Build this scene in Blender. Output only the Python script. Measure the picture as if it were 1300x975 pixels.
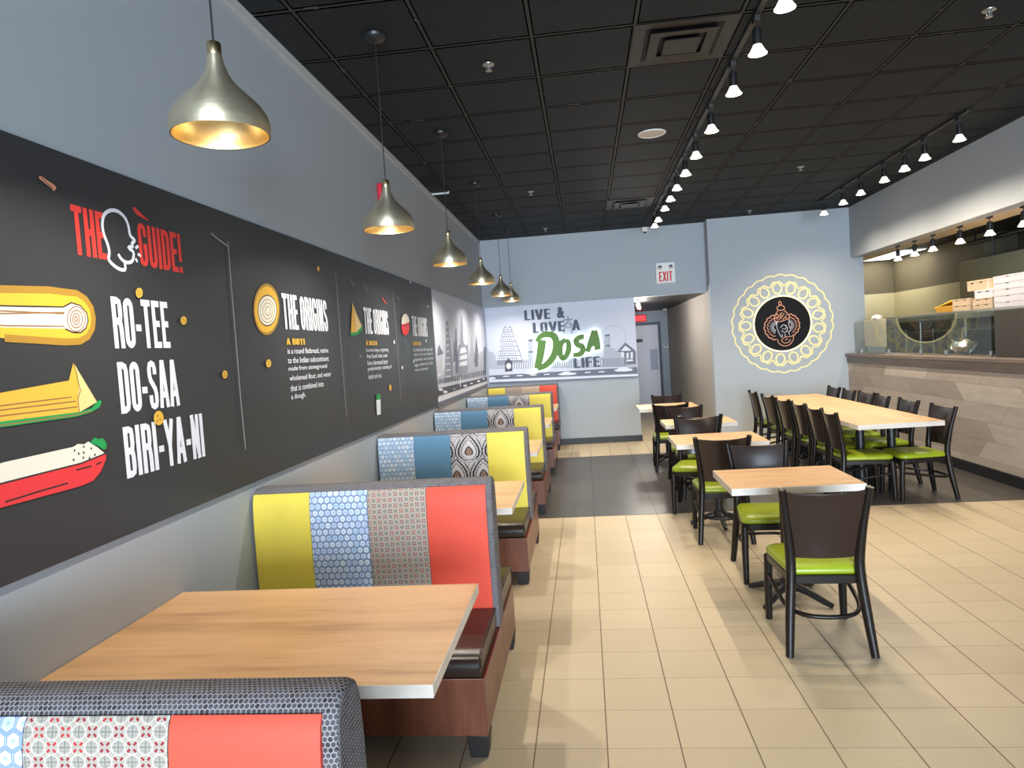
import bpy, bmesh, math, random
from mathutils import Vector, Matrix
from mathutils.geometry import tessellate_polygon
random.seed(7)
PI = math.pi
S = bpy.context.scene
for o in list(bpy.data.objects): bpy.data.objects.remove(o, do_unlink=True)
COL = S.collection

# ------------------------------------------------------------------ camera, world, exposure
FPX = 875.885
CR = Vector((0.9923769, 0.1044923, -0.0653403)); CU = Vector((0.0597389, 0.0558686, 0.9966494)); CF = Vector((-0.1077927, 0.9929552, -0.0492004))
CP = Vector((1.63729, 0.0, 1.61941))
cam = bpy.data.cameras.new('camera'); cam.sensor_width = 36.0; cam.lens = FPX * 36.0 / 1300.0; cam.clip_start = 0.02
camo = bpy.data.objects.new('camera', cam); COL.objects.link(camo)
M3 = Matrix((CR, CU, -CF)).transposed()
camo.matrix_world = Matrix.Translation(CP) @ M3.to_4x4()
S.camera = camo
S.view_settings.view_transform = 'Standard'; S.view_settings.look = 'None'
S.view_settings.gamma = 1.0; S.view_settings.use_curve_mapping = False
S.view_settings.exposure = -0.30
S.cycles.use_denoising = True; S.cycles.max_bounces = 8; S.cycles.sample_clamp_indirect = 6.0
S.cycles.caustics_reflective = False; S.cycles.caustics_refractive = False
w = bpy.data.worlds.new('world'); S.world = w; w.use_nodes = True
w.node_tree.nodes['Background'].inputs[0].default_value = (0.55, 0.75, 1.0, 1); w.node_tree.nodes['Background'].inputs[1].default_value = 1.0
WINDOW_W = 1060.0; SPOT_W = 80.0; PEND_W = 92.0; KITCHEN_W = 30.0
DAY = (0.72, 0.86, 1.0); WARM = (1.0, 0.85, 0.65)

def area(name, loc, rot, sx, sy, watts, col):
    l = bpy.data.lights.new(name, 'AREA'); l.shape = 'RECTANGLE'; l.size = sx; l.size_y = sy; l.energy = watts; l.color = col
    o = bpy.data.objects.new(name, l); COL.objects.link(o); o.location = loc; o.rotation_euler = rot
    return o
YF = -9.0                                     # the storefront behind the camera
for i, x in enumerate((0.75, 2.65, 4.6)):     # daylight in the storefront window openings
    area('window_daylight', (x, YF + 0.03, 1.60), (math.radians(90), 0, 0), 1.6, 2.8, WINDOW_W, DAY)

# ------------------------------------------------------------------ node helper
class V:
    def __init__(s, t, sock): s.t = t; s.s = sock
    def _m(s, op, *a, clamp=False):
        n = s.t.nodes.new('ShaderNodeMath'); n.operation = op; n.use_clamp = clamp
        for i, x in enumerate((s,) + a):
            if isinstance(x, V): s.t.links.new(x.s, n.inputs[i])
            else: n.inputs[i].default_value = float(x)
        return V(s.t, n.outputs[0])
    def __add__(s, o): return s._m('ADD', o)
    __radd__ = __add__
    def __sub__(s, o): return s._m('SUBTRACT', o)
    def __rsub__(s, o): return (s * -1.0) + o
    def __mul__(s, o): return s._m('MULTIPLY', o)
    __rmul__ = __mul__
    def __truediv__(s, o): return s._m('DIVIDE', o)
    def floor(s): return s._m('FLOOR')
    def abs(s): return s._m('ABSOLUTE')
    def mod(s, o): return s._m('FLOORED_MODULO', o)
    def min(s, o): return s._m('MINIMUM', o)
    def max(s, o): return s._m('MAXIMUM', o)
    def lt(s, o): return s._m('LESS_THAN', o)
    def gt(s, o): return s._m('GREATER_THAN', o)
    def sqrt(s): return s._m('SQRT')
    def sin(s): return s._m('SINE')
    def sat(s): return s._m('ADD', 0.0, clamp=True)
    def pick(s, a, b): return b * s + a * (1.0 - s)      # s = 0 gives a, 1 gives b

class Mat:
    def __init__(s, name, rough=0.6, metal=0.0, spec=0.5):
        s.m = bpy.data.materials.new(name); s.m.use_nodes = True; s.t = s.m.node_tree
        s.b = s.t.nodes['Principled BSDF']
        s.b.inputs['Roughness'].default_value = rough; s.b.inputs['Metallic'].default_value = metal
        s.b.inputs['Specular IOR Level'].default_value = spec
    def coords(s, kind='Object'):
        n = s.t.nodes.new('ShaderNodeTexCoord'); x = s.t.nodes.new('ShaderNodeSeparateXYZ')
        s.t.links.new(n.outputs[kind], x.inputs[0]); s.co = n.outputs[kind]
        return [V(s.t, q) for q in x.outputs]
    def xyz(s, x, y, z=0.0):
        n = s.t.nodes.new('ShaderNodeCombineXYZ')
        for i, q in enumerate((x, y, z)):
            if isinstance(q, V): s.t.links.new(q.s, n.inputs[i])
            else: n.inputs[i].default_value = q
        return n.outputs[0]
    def noise(s, vec, scale, detail=3.0, rough=0.55):
        n = s.t.nodes.new('ShaderNodeTexNoise'); n.inputs['Scale'].default_value = scale; n.inputs['Detail'].default_value = detail; n.inputs['Roughness'].default_value = rough
        s.t.links.new(vec, n.inputs['Vector']); return V(s.t, n.outputs[0])
    def rand(s, x, y, z=0.0):
        n = s.t.nodes.new('ShaderNodeTexWhiteNoise'); n.noise_dimensions = '3D'
        s.t.links.new(s.xyz(x, y, z), n.inputs['Vector']); return V(s.t, n.outputs['Value'])
    def mix(s, f, a, b):
        n = s.t.nodes.new('ShaderNodeMix'); n.data_type = 'RGBA'
        if isinstance(f, V): s.t.links.new(f.s, n.inputs[0])
        else: n.inputs[0].default_value = f
        for i, q in ((6, a), (7, b)):
            if isinstance(q, tuple): n.inputs[i].default_value = (*lin(q), 1)
            else: s.t.links.new(q, n.inputs[i])
        return n.outputs[2]
    def ramp(s, f, stops):
        n = s.t.nodes.new('ShaderNodeValToRGB'); e = n.color_ramp.elements
        while len(e) < len(stops): e.new(0.5)
        for k, (p, c) in zip(e, stops): k.position = p; k.color = (*lin(c), 1)
        s.t.links.new(f.s, n.inputs[0]); return n.outputs[0]
    def color(s, c):
        if isinstance(c, tuple): s.b.inputs['Base Color'].default_value = (*lin(c), 1)
        else: s.t.links.new(c, s.b.inputs['Base Color'])
        return s
    def rough(s, v): s.t.links.new(v.s, s.b.inputs['Roughness']); return s
    def bump(s, h, dist=0.002, strength=0.6):
        n = s.t.nodes.new('ShaderNodeBump'); n.inputs['Strength'].default_value = strength; n.inputs['Distance'].default_value = dist
        s.t.links.new(h.s, n.inputs['Height']); s.t.links.new(n.outputs[0], s.b.inputs['Normal']); return s
    def emit(s, c, k):
        s.b.inputs['Emission Color'].default_value = (*lin(c), 1); s.b.inputs['Emission Strength'].default_value = k; return s

def lin(c):                                   # 0-255 sRGB to linear
    return tuple(((q / 255.0) / 12.92 if q / 255.0 <= 0.04045 else ((q / 255.0 + 0.055) / 1.055) ** 2.4) for q in c)
def plain(name, c, rough=0.6, metal=0.0, spec=0.5): return Mat(name, rough, metal, spec).color(c).m

M = {}
def paint(name, c, rough=0.75):
    a = Mat(name, rough, 0, 0.35); a.coords(); n = a.noise(a.co, 260.0, 2.0)
    a.color(c).bump(n, 0.0006, 0.25); return a.m
M['wall'] = paint('grey_wall_paint', (168, 176, 184))
M['taupe'] = paint('taupe_wall_paint', (176, 170, 164))
M['cream'] = paint('cream_wall_paint', (206, 196, 160))
M['olive'] = paint('olive_wall_paint', (112, 104, 84))
M['black'] = plain('black_paint', (26, 25, 25), 0.5)
M['base'] = plain('black_vinyl_baseboard', (34, 36, 40), 0.45)
M['trim'] = plain('white_trim', (186, 190, 192), 0.6)
M['blackmetal'] = plain('black_powder_coated_metal', (24, 24, 26), 0.42)
M['steel'] = plain('brushed_stainless_steel', (170, 172, 168), 0.3, 1.0)
M['whitep'] = plain('white_plastic', (225, 225, 222), 0.45)
M['grid'] = None

def ceiling_mat():
    a = Mat('black_ceiling_tiles', 0.6, 0, 0.1); x, y, z = a.coords()
    n = a.noise(a.co, 170.0, 3.0)
    u = ((x - 1.4365) / 0.6007).mod(1.0); v = ((y - 4.1449) / 0.6096).mod(1.0)
    dx = u.min(1.0 - u) * 0.6; dy = v.min(1.0 - v) * 0.61
    bar = dx.min(dy).lt(0.0095); groove = dx.lt(0.018).max(dy.lt(0.024)) - bar
    wear = a.noise(a.co, 7.0, 4.0).gt(0.64) * dx.min(dy).lt(0.0105) * dx.min(dy).gt(0.006)
    c = a.mix(n, (22, 25, 28), (47, 52, 57)); c = a.mix(bar, c, (62, 62, 61)); c = a.mix(groove, c, (3, 3, 3)); c = a.mix(wear * 0.8, c, (150, 146, 138))
    sp = (1.0 - groove) * 0.12; a.t.links.new(sp.s, a.b.inputs['Specular IOR Level'])
    a.color(c); a.bump(n * 0.8 + bar * 2.5 - groove * 2.5, 0.004, 0.8); return a.m
M['ceiling'] = ceiling_mat()

def tile_floor(name, tone_a, tone_b, grout, s, fx, fy, wx, wy, rough):
    a = Mat(name, rough, 0, 0.5); x, y, z = a.coords()
    p = (x - fx) / s; q = (y - fy) / s
    u = p.mod(1.0); v = q.mod(1.0); du = u.min(1.0 - u) * s; dv = v.min(1.0 - v) * s
    g1 = du.lt(wx); g2 = dv.lt(wy)
    n = a.noise(a.co, 60.0, 4.0, 0.7); big = a.noise(a.co, 2.2, 2.0)
    r = a.rand(p.floor(), q.floor())
    f = (n * 0.5 + r * 0.3 + big * 0.35 - 0.1).sat()
    c = a.mix(f, tone_a, tone_b)
    spk = a.noise(a.co, 240.0, 1.0).gt(0.66)
    c = a.mix(spk * 0.3, c, (90, 80, 70))
    c = a.mix(g1, c, grout); c = a.mix(g2 * 0.6, c, grout)
    a.color(c); a.rough(n * 0.15 + (rough - 0.07) + g1.max(g2) * 0.3)
    a.bump(n * 0.15 - g1.max(g2) * 1.0, 0.0015, 0.5); return a.m
M['tile'] = tile_floor('beige_floor_tile', (190, 172, 142), (210, 194, 165), (112, 94, 74), 0.29078, 1.63208, 2.70803, 0.0026, 0.0016, 0.42)
M['darktile'] = tile_floor('charcoal_floor_tile', (66, 63, 61), (88, 85, 82), (58, 55, 53), 0.58156, 1.63208, 6.484, 0.0022, 0.0022, 0.36)

def wood(name, light, mid, dark, axis, scale, rough=0.42):
    a = Mat(name, rough, 0, 0.5); x, y, z = a.coords()
    c = [x, y, z]; st = [1.0, 1.0, 1.0]; st[axis] = 0.07
    vec = a.xyz(*(q * k for q, k in zip(c, st)))
    n1 = a.noise(vec, scale, 5.0, 0.62); n2 = a.noise(vec, scale * 7.0, 3.0, 0.6); n3 = a.noise(a.co, 2.2, 2.0)
    f = (n1 * 0.75 + n2 * 0.3 + n3 * 0.35 - 0.2).sat()
    a.color(a.ramp(f, [(0.28, dark), (0.47, mid), (0.68, light)])); a.bump(n2, 0.0005, 0.2); return a.m
M['oak'] = wood('oak_laminate', (228, 182, 134), (210, 164, 116), (170, 126, 86), 0, 6.0)
M['oak2'] = wood('light_oak_laminate', (226, 186, 142), (210, 168, 122), (178, 134, 94), 0, 8.0)
M['oak3'] = wood('light_oak_laminate_lengthwise', (226, 186, 142), (210, 168, 122), (178, 134, 94), 1, 8.0)
M['edge'] = wood('pale_edge_band', (228, 222, 214), (216, 208, 198), (200, 190, 176), 0, 8.0)
M['cherry'] = wood('reddish_brown_laminate', (124, 74, 54), (102, 58, 42), (78, 42, 30), 2, 16.0, 0.34)
M['espresso'] = wood('espresso_stained_wood', (46, 34, 29), (43, 31, 27), (39, 28, 24), 2, 9.0, 0.2)
M['blackwood'] = plain('black_stained_wood', (24, 19, 18), 0.35, 0, 0.32)

def vinyl(name, c, rough=0.4, spec=0.5):
    a = Mat(name, rough, 0, spec); a.coords(); n = a.noise(a.co, 420.0, 2.0); big = a.noise(a.co, 5.0, 2.0)
    d = tuple(q * 0.9 for q in c)
    a.color(a.mix(big, d, c)); a.bump(n, 0.0004, 0.25); return a.m
M['green'] = vinyl('lime_green_vinyl', (152, 170, 34), 0.34)
M['brownv'] = vinyl('dark_brown_vinyl', (42, 31, 27), 0.32)
M['yellow'] = vinyl('yellow_vinyl', (244, 220, 84), 0.55)
M['coral'] = vinyl('coral_red_vinyl', (228, 76, 52), 0.55)
M['redpipe'] = vinyl('dark_red_edge', (150, 34, 38), 0.4)

def hexdist(a, x, y):                         # regular hexagon metric, pointed up
    ax = x.abs(); ay = y.abs()
    return ax.max(ax * 0.5 + ay * 0.866)
def hexlat(a, u, v, sx, sy):                  # nearest centre of a half-drop lattice; local x, y, id
    pu = u / sx; pv = v / sy
    x1 = pu.mod(1.0) - 0.5; y1 = pv.mod(1.0) - 0.5
    x2 = (pu + 0.5).mod(1.0) - 0.5; y2 = (pv + 0.5).mod(1.0) - 0.5
    d1 = x1 * x1 * (sx * sx) + y1 * y1 * (sy * sy); d2 = x2 * x2 * (sx * sx) + y2 * y2 * (sy * sy)
    k = d2.lt(d1)
    i1 = a.rand(pu.floor(), pv.floor(), 0.0); i2 = a.rand((pu + 0.5).floor(), (pv + 0.5).floor(), 3.0)
    return k.pick(x1, x2) * sx, k.pick(y1, y2) * sy, k.pick(i1, i2)
def hexfabric(name, s, line, bg, tones):
    a = Mat(name, 0.75, 0, 0.3); u, v, _ = a.coords('UV')
    x, y, i = hexlat(a, u, v, s, s * 2.05)
    d = hexdist(a, x, y * 0.9) / (s * 0.5)
    c = a.ramp(i, [(0.0, tones[0]), (0.4, tones[1]), (0.75, tones[2])])
    r = (x * x + y * y).sqrt() / s
    c = a.mix(r.lt(0.13) * 0.55, c, line)
    c = a.mix(d.gt(0.74), c, bg); c = a.mix((d - 0.86).abs().lt(0.075), c, line); c = a.mix(d.gt(0.97), c, line)
    a.color(c); return a.m
M['bluehex'] = hexfabric('blue_hexagon_fabric', 0.0295, (98, 122, 166), (214, 224, 240), ((176, 206, 238), (228, 238, 248), (190, 208, 240)))
M['smallhex'] = hexfabric('pale_blue_hexagon_fabric', 0.033, (116, 148, 184), (222, 230, 236), ((206, 222, 236), (226, 232, 236), (176, 202, 226)))

def motif(name, base, ring, red, red2, grey, s=0.026):
    a = Mat(name, 0.78, 0, 0.3); u, v, _ = a.coords('UV')
    p = u / s; q = v / s; x = p.mod(1.0) - 0.5; y = q.mod(1.0) - 0.5
    par = (p.floor() + q.floor()).mod(2.0).gt(0.5)
    ax = x.abs(); ay = y.abs(); r = (x * x + y * y).sqrt()
    dd = ((ax - ay).abs() * 1.6).max((ax + ay - 0.46).abs() * 0.9)
    petal = dd.lt(0.19)
    cross = ax.min(ay).lt(0.055) * r.lt(0.42)
    box = (ax.max(ay) - 0.26).abs().lt(0.03)
    ringm = (r - 0.5).abs().lt(0.035)
    tone = a.rand(p.floor(), q.floor())
    c = a.mix(ringm * 0.8, base, ring)
    rc = a.mix(tone.gt(0.5), red, red2)
    c1 = a.mix(petal, c, rc); c2 = a.mix(cross.max(box * 0.7), c, grey)
    a.color(a.mix(par, c1, c2)); return a.m
M['motif'] = motif('grey_red_motif_fabric', (162, 152, 140), (200, 190, 176), (176, 44, 50), (140, 36, 46), (120, 120, 114))
M['motif2'] = motif('tan_motif_fabric', (196, 176, 154), (214, 200, 180), (150, 84, 70), (150, 100, 84), (150, 136, 120))

def denim():
    a = Mat('blue_denim_fabric', 0.85, 0, 0.25); u, v, _ = a.coords('UV')
    n = a.noise(a.xyz(u, v * 0.12), 900.0, 2.0); m = a.noise(a.xyz(u * 0.15, v), 700.0, 2.0)
    a.color(a.mix((n * 0.5 + m * 0.5 - 0.1).sat(), (72, 118, 154), (132, 172, 198))); return a.m
M['denim'] = denim()
def damask():
    a = Mat('black_white_damask_fabric', 0.78, 0, 0.3); u, v, _ = a.coords('UV')
    SX, SY = 0.205, 0.36
    x, y, i = hexlat(a, u + 0.1, v - 0.10, SX, SY)
    def spade(k, off):
        t = ((y - off) / k + 0.078) / 0.195
        tt = t.max(0.0).min(1.0)
        return (1.0 - tt) * (tt * 1.0).sqrt() * (0.205 * k), t.gt(0.0) * t.lt(1.0)
    ax = x.abs()
    w1, in1 = spade(1.0, 0.0); w2, in2 = spade(0.36, -0.012); w3, in3 = spade(1.28, 0.005); w4, in4 = spade(0.74, -0.004)
    inside1 = ax.lt(w1) * in1; inside2 = ax.lt(w2) * in2; inside4 = ax.lt(w4) * in4
    line1 = (ax - w1).abs().lt(0.0068) * in1
    line3 = (ax - w3).abs().lt(0.0035) * in3
    dots = (((x / 0.016).mod(1.0) - 0.5).abs() + ((y / 0.02).mod(1.0) - 0.5).abs()).lt(0.33)
    scroll = ((x * 420.0 + (y * 260.0).sin() * 2.2).sin() + (y * 330.0 + (x * 300.0).sin() * 2.0).sin()).gt(0.75)
    bg, dk = (208, 202, 202), (44, 40, 48)
    c = a.mix(scroll * (1.0 - inside1), bg, (92, 84, 92))
    c = a.mix(dots * inside1 * (1.0 - inside4), c, dk); c = a.mix((ax - w4).abs().lt(0.003) * in4, c, dk)
    c = a.mix(inside2, c, (150, 122, 104)); c = a.mix((ax - w2).abs().lt(0.005) * in2, c, dk)
    c = a.mix(line3, c, dk); c = a.mix(line1, c, dk)
    a.color(c); return a.m
M['damask'] = damask()
def wrapfab():
    a = Mat('charcoal_honeycomb_fabric', 0.8, 0, 0.2); u, v, _ = a.coords('UV')
    s = 0.0098
    x, y, i = hexlat(a, u, v, s, s * 1.9)
    d = hexdist(a, x, y * 0.95) / (s * 0.5)
    big = a.noise(a.xyz(u, v), 28.0, 3.0)
    cell = a.mix(big.gt(0.5) * i, (82, 78, 80), (54, 48, 47))
    c = a.mix(d.gt(0.82), cell, (146, 143, 148)); a.color(c); a.bump(d.lt(0.8) * -1.0, 0.001, 0.4); return a.m
M['wrap'] = wrapfab()

def planks():
    a = Mat('grey_brown_wood_planks', 0.5, 0, 0.4); x, y, z = a.coords()
    h = 0.19; row = (z / h).floor(); rr = a.rand(row, 3.0)
    L = 1.15
    slant = (row.mod(2.0) * 2.0 - 1.0)
    p = (y + z * slant * 0.9) / L + rr * 1.0; pid = p.floor()
    t = a.rand(pid, row, 1.0); t2 = a.rand(pid, row, 9.0)
    n = a.noise(a.xyz(t * 7.0, y * 0.1, z), 24.0, 5.0, 0.65); n2 = a.noise(a.xyz(t2 * 5.0, y * 0.4, z), 9.0, 3.0)
    f = (t * 0.62 + n * 0.5 + n2 * 0.3 - 0.25).sat()
    c = a.ramp(f, [(0.05, (166, 152, 140)), (0.45, (194, 179, 165)), (0.85, (222, 208, 193))])
    gz = (z / h).mod(1.0); gp = p.mod(1.0)
    seam = gz.lt(0.018).max(gp.lt(0.006))
    a.color(a.mix(seam * 0.6, c, (66, 58, 52))); a.bump(n * 0.3 - seam, 0.001, 0.4); return a.m
M['planks'] = planks()
M['ledge'] = wood('grey_brown_ledge_wood', (144, 130, 118), (126, 112, 102), (102, 90, 82), 1, 10.0)
def brass():
    a = Mat('brushed_brass', 0.36, 0.9); x, y, z = a.coords()
    tg = a.t.nodes.new('ShaderNodeTangent'); tg.direction_type = 'RADIAL'; tg.axis = 'Z'; a.t.links.new(tg.outputs[0], a.b.inputs['Tangent']); a.b.inputs['Anisotropic'].default_value = 0.7; a.b.inputs['Anisotropic Rotation'].default_value = 0.25
    n = a.noise(a.xyz(x * 0.03, y * 0.03, z), 420.0, 3.0, 0.7)
    a.color(a.mix(n, (214, 200, 166), (250, 238, 210))); a.rough(n * 0.22 + 0.26); a.bump(n, 0.0006, 0.3); return a.m
M['brass'] = brass()
M['brassin'] = plain('polished_brass_inside', (240, 214, 160), 0.34, 1.0)
M['collar'] = plain('pale_gold_collar', (216, 190, 146), 0.28, 1.0)
M['bulb'] = Mat('lit_lamp_bulb', 0.5).color((255, 244, 226)).emit((255, 236, 206), 14.0).m
M['bulbcone'] = Mat('frosted_lamp_glass', 0.4).color((240, 240, 240)).emit((255, 246, 232), 2.6).m
M['tube'] = Mat('lit_ceiling_panel', 0.5).color((250, 250, 250)).emit((255, 250, 240), 4.0).m
M['led'] = Mat('lit_led_ring', 0.5).color((255, 240, 190)).emit((255, 232, 150), 2.4).m
M['halo'] = Mat('backlit_white_acrylic', 0.5).color((250, 255, 250)).emit((236, 255, 240), 9.0).m
def glassmat():
    a = Mat('clear_glass'); t = a.t; t.nodes.remove(a.b)
    tr = t.nodes.new('ShaderNodeBsdfTransparent'); tr.inputs[0].default_value = (0.93, 0.96, 0.94, 1)
    gl = t.nodes.new('ShaderNodeBsdfGlossy'); gl.inputs['Roughness'].default_value = 0.02
    ge = t.nodes.new('ShaderNodeNewGeometry'); dt = t.nodes.new('ShaderNodeVectorMath'); dt.operation = 'DOT_PRODUCT'
    t.links.new(ge.outputs['Normal'], dt.inputs[0]); t.links.new(ge.outputs['Incoming'], dt.inputs[1])
    k = 1.0 - V(t, dt.outputs['Value']).abs(); k2 = k * k; F = k2 * k2 * k * 0.9 + 0.045
    mx = t.nodes.new('ShaderNodeMixShader'); t.links.new(F.s, mx.inputs[0]); t.links.new(tr.outputs[0], mx.inputs[1]); t.links.new(gl.outputs[0], mx.inputs[2])
    t.links.new(mx.outputs[0], t.nodes['Material Output'].inputs[0]); return a.m
M['glass'] = glassmat()
for k, c in dict(mural=(56, 57, 60), white=(232, 236, 246), red=(226, 66, 60), gold=(232, 180, 60), golddark=(170, 130, 50), palegold=(236, 206, 140), cream2=(232, 228, 214), green2=(36, 152, 82), line=(48, 44, 42), seed=(226, 178, 70), stringy=(150, 152, 156), brownl=(150, 110, 70), signgreen=(88, 128, 54), slate=(70, 78, 96), murbg=(206, 210, 226), g1=(176, 180, 196), g2=(140, 146, 164), g3=(104, 110, 128), g4=(74, 78, 92), roadw=(224, 228, 238), copper=(214, 150, 118), silver=(190, 190, 200), lace=(248, 234, 170), exitred=(204, 40, 44), bowlred=(228, 60, 66), disc=(14, 14, 18)).items():
    M[k] = plain(k + '_print', c, 0.55 if k != 'mural' else 0.4, 0, 0.4 if k != 'disc' else 0.15)
M['kraft'] = plain('kraft_cardboard', (204, 182, 154), 0.8)
M['whitecard'] = plain('white_cardboard', (216, 214, 224), 0.75)
M['yellowcard'] = plain('orange_yellow_cardboard', (236, 176, 62), 0.7)
M['paper'] = plain('cream_paper', (226, 212, 188), 0.8)
M['darkpanel'] = plain('dark_brown_panel', (46, 41, 31), 0.5)
M['doorgrey'] = plain('grey_door_paint', (226, 220, 226), 0.5)
M['jamb'] = plain('dark_blue_grey_jamb', (62, 70, 82), 0.5)
M['redbox'] = plain('red_plastic', (196, 28, 50), 0.35)
M['foil'] = plain('crumpled_foil', (210, 208, 196), 0.25, 1.0)
M['hoodsteel'] = plain('dull_stainless_hood', (128, 126, 108), 0.35, 1.0)
M['kitchendark'] = plain('dark_kitchen_equipment', (74, 78, 71), 0.4, 0.2)
M['paleglass'] = plain('pale_green_cooler_door', (150, 160, 140), 0.3)
M['speaker'] = plain('white_speaker_grille', (206, 202, 192), 0.6)

# ------------------------------------------------------------------ mesh helpers
class MB:
    def __init__(s): s.v = []; s.f = []; s.uv = {}
    def add(s, vs, fs, uvs=None):
        b = len(s.v); s.v += [tuple(q) for q in vs]
        for k, f in enumerate(fs):
            if uvs: s.uv[len(s.f)] = uvs[k]
            s.f.append([b + i for i in f])
        return s
    def box(s, x0, x1, y0, y1, z0, z1):
        v = [(x, y, z) for z in (z0, z1) for y in (y0, y1) for x in (x0, x1)]
        return s.add(v, [(0, 2, 3, 1), (4, 5, 7, 6), (0, 1, 5, 4), (2, 6, 7, 3), (0, 4, 6, 2), (1, 3, 7, 5)])
    def rings(s, rs, cap=True):               # loft closed rings of equal count
        n = len(rs[0]); v = [p for r in rs for p in r]; f = []
        for k in range(len(rs) - 1):
            for i in range(n):
                j = (i + 1) % n
                f.append((k * n + i, k * n + j, (k + 1) * n + j, (k + 1) * n + i))
        if cap: f.append(tuple(range(n))[::-1]); f.append(tuple((len(rs) - 1) * n + i for i in range(n)))
        return s.add(v, f)
    def lathe(s, prof, n=32, c=(0, 0, 0), cap=True):
        return s.rings([[(c[0] + r * math.cos(2 * PI * i / n), c[1] + r * math.sin(2 * PI * i / n), c[2] + z) for i in range(n)] for r, z in prof], cap)
    def tube(s, path, rad, n=8, sq=1.0, wx=1.0, closed=False):
        P = [Vector(p) for p in path]; rs = []
        R = rad if isinstance(rad, (list, tuple)) else [rad] * len(P)
        up0 = None
        for i, p in enumerate(P):
            if closed: d = (P[(i + 1) % len(P)] - P[i - 1])
            else: d = (P[min(i + 1, len(P) - 1)] - P[max(i - 1, 0)])
            d.normalize()
            if up0 is None: up0 = Vector((1, 0, 0)) if abs(d.x) < 0.8 else Vector((0, 0, 1))
            a = (up0 - d * up0.dot(d)).normalized(); b = d.cross(a); up0 = a
            ring = []
            for k in range(n):
                t = 2 * PI * (k + 0.5) / n; cx, sy = math.cos(t), math.sin(t)
                m = max(abs(cx), abs(sy)); e = (1 / m) ** (1 - sq) if sq < 1 else 1.0
                ring.append(p + a * (cx * e * R[i] * wx) + b * (sy * e * R[i]))
            rs.append(ring)
        if closed: rs.append(rs[0])
        return s.rings(rs, not closed)
    def sweep_x(s, prof, x0, x1, closed=True, nx=1):   # profile of (y, z) extruded along x with metre UVs
        n = len(prof); L = [0.0]
        for i in range(n): L.append(L[-1] + math.dist(prof[i], prof[(i + 1) % n]))
        v = [(x0, y, z) for y, z in prof] + [(x1, y, z) for y, z in prof]; f = []; u = []
        for i in range(n if closed else n - 1):
            j = (i + 1) % n
            f.append((i, n + i, n + j, j)); u.append([(x0, L[i]), (x1, L[i]), (x1, L[i + 1]), (x0, L[i + 1])])
        if closed:
            f.append(tuple(range(n))); u.append([prof[i] for i in range(n)])
            f.append(tuple(range(2 * n - 1, n - 1, -1))); u.append([prof[i] for i in range(n - 1, -1, -1)])
        return s.add(v, f, u)
    def build(s, name, mat, parent=None, bevel=0.0, smooth=None, loc=None, segs=2):
        me = bpy.data.meshes.new(name); me.from_pydata(s.v, [], s.f); me.update()
        if s.uv:
            ul = me.uv_layers.new(name='UVMap')
            for p in me.polygons:
                if p.index in s.uv:
                    for li, q in zip(p.loop_indices, s.uv[p.index]): ul.data[li].uv = q
        bm = bmesh.new(); bm.from_mesh(me); bmesh.ops.recalc_face_normals(bm, faces=bm.faces); bm.to_mesh(me); bm.free()
        me.materials.append(mat)
        o = bpy.data.objects.new(name, me); COL.objects.link(o)
        if parent: o.parent = parent
        if loc: o.location = loc
        if bevel:
            b = o.modifiers.new('bevel', 'BEVEL'); b.width = bevel; b.segments = segs; b.limit_method = 'ANGLE'; b.angle_limit = math.radians(40)
            smooth = smooth or 40
        if smooth:
            me.polygons.foreach_set('use_smooth', [True] * len(me.polygons)); me.set_sharp_from_angle(angle=math.radians(smooth))
        return o
def tag(o, label=None, cat=None, group=None, kind=None):
    for k, v in (('label', label), ('category', cat), ('group', group), ('kind', kind)):
        if v: o[k] = v
    return o
def empty(name, loc, rz=0.0, label=None, cat=None, group=None):
    o = bpy.data.objects.new(name, None); COL.objects.link(o); o.location = loc; o.rotation_euler = (0, 0, rz); o.empty_display_size = 0.1
    return tag(o, label, cat, group)
def struct(name, mb, mat, bevel=0.0): return tag(mb.build(name, mat, None, bevel), kind='structure')
KIDS = {}
def copy_tree(o, parent=None):
    c = o.copy(); COL.objects.link(c)
    if parent: c.parent = parent
    for ch in [q for q in bpy.data.objects if q.parent == o]: copy_tree(ch, c)
    return c
def smoothpath(P, k=4):                       # Catmull-Rom
    P = [Vector(p) for p in P]; out = []
    for i in range(len(P) - 1):
        a, b, c, d = P[max(i - 1, 0)], P[i], P[i + 1], P[min(i + 2, len(P) - 1)]
        for j in range(k):
            t = j / k
            out.append(0.5 * ((2 * b) + (c - a) * t + (2 * a - 5 * b + 4 * c - d) * t * t + (3 * b - a - 3 * c + d) * t ** 3))
    return out + [P[-1]]

def ribbon_quads(P, w, whole=False):
    closed = math.dist(P[0], P[-1]) < 1e-6 and len(P) > 2
    Q = [Vector(p) for p in (P[:-1] if closed else P)]; n = len(Q); Lf = []; Rt = []; out = []
    for i in range(n):
        a = Q[i - 1] if (i or closed) else Q[i]; c = Q[(i + 1) % n] if (i < n - 1 or closed) else Q[i]
        t = (c - a)
        if t.length < 1e-9: t = Vector((1, 0))
        t.normalize(); nn = Vector((-t.y, t.x)) * (w[i] if isinstance(w, list) else w) * 0.5
        Lf.append(tuple(Q[i] + nn)); Rt.append(tuple(Q[i] - nn))
    if whole: return [Lf + Rt[::-1]]
    for i in range(n if closed else n - 1):
        j = (i + 1) % n; out.append([Lf[i], Lf[j], Rt[j], Rt[i]])
    return out
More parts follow.
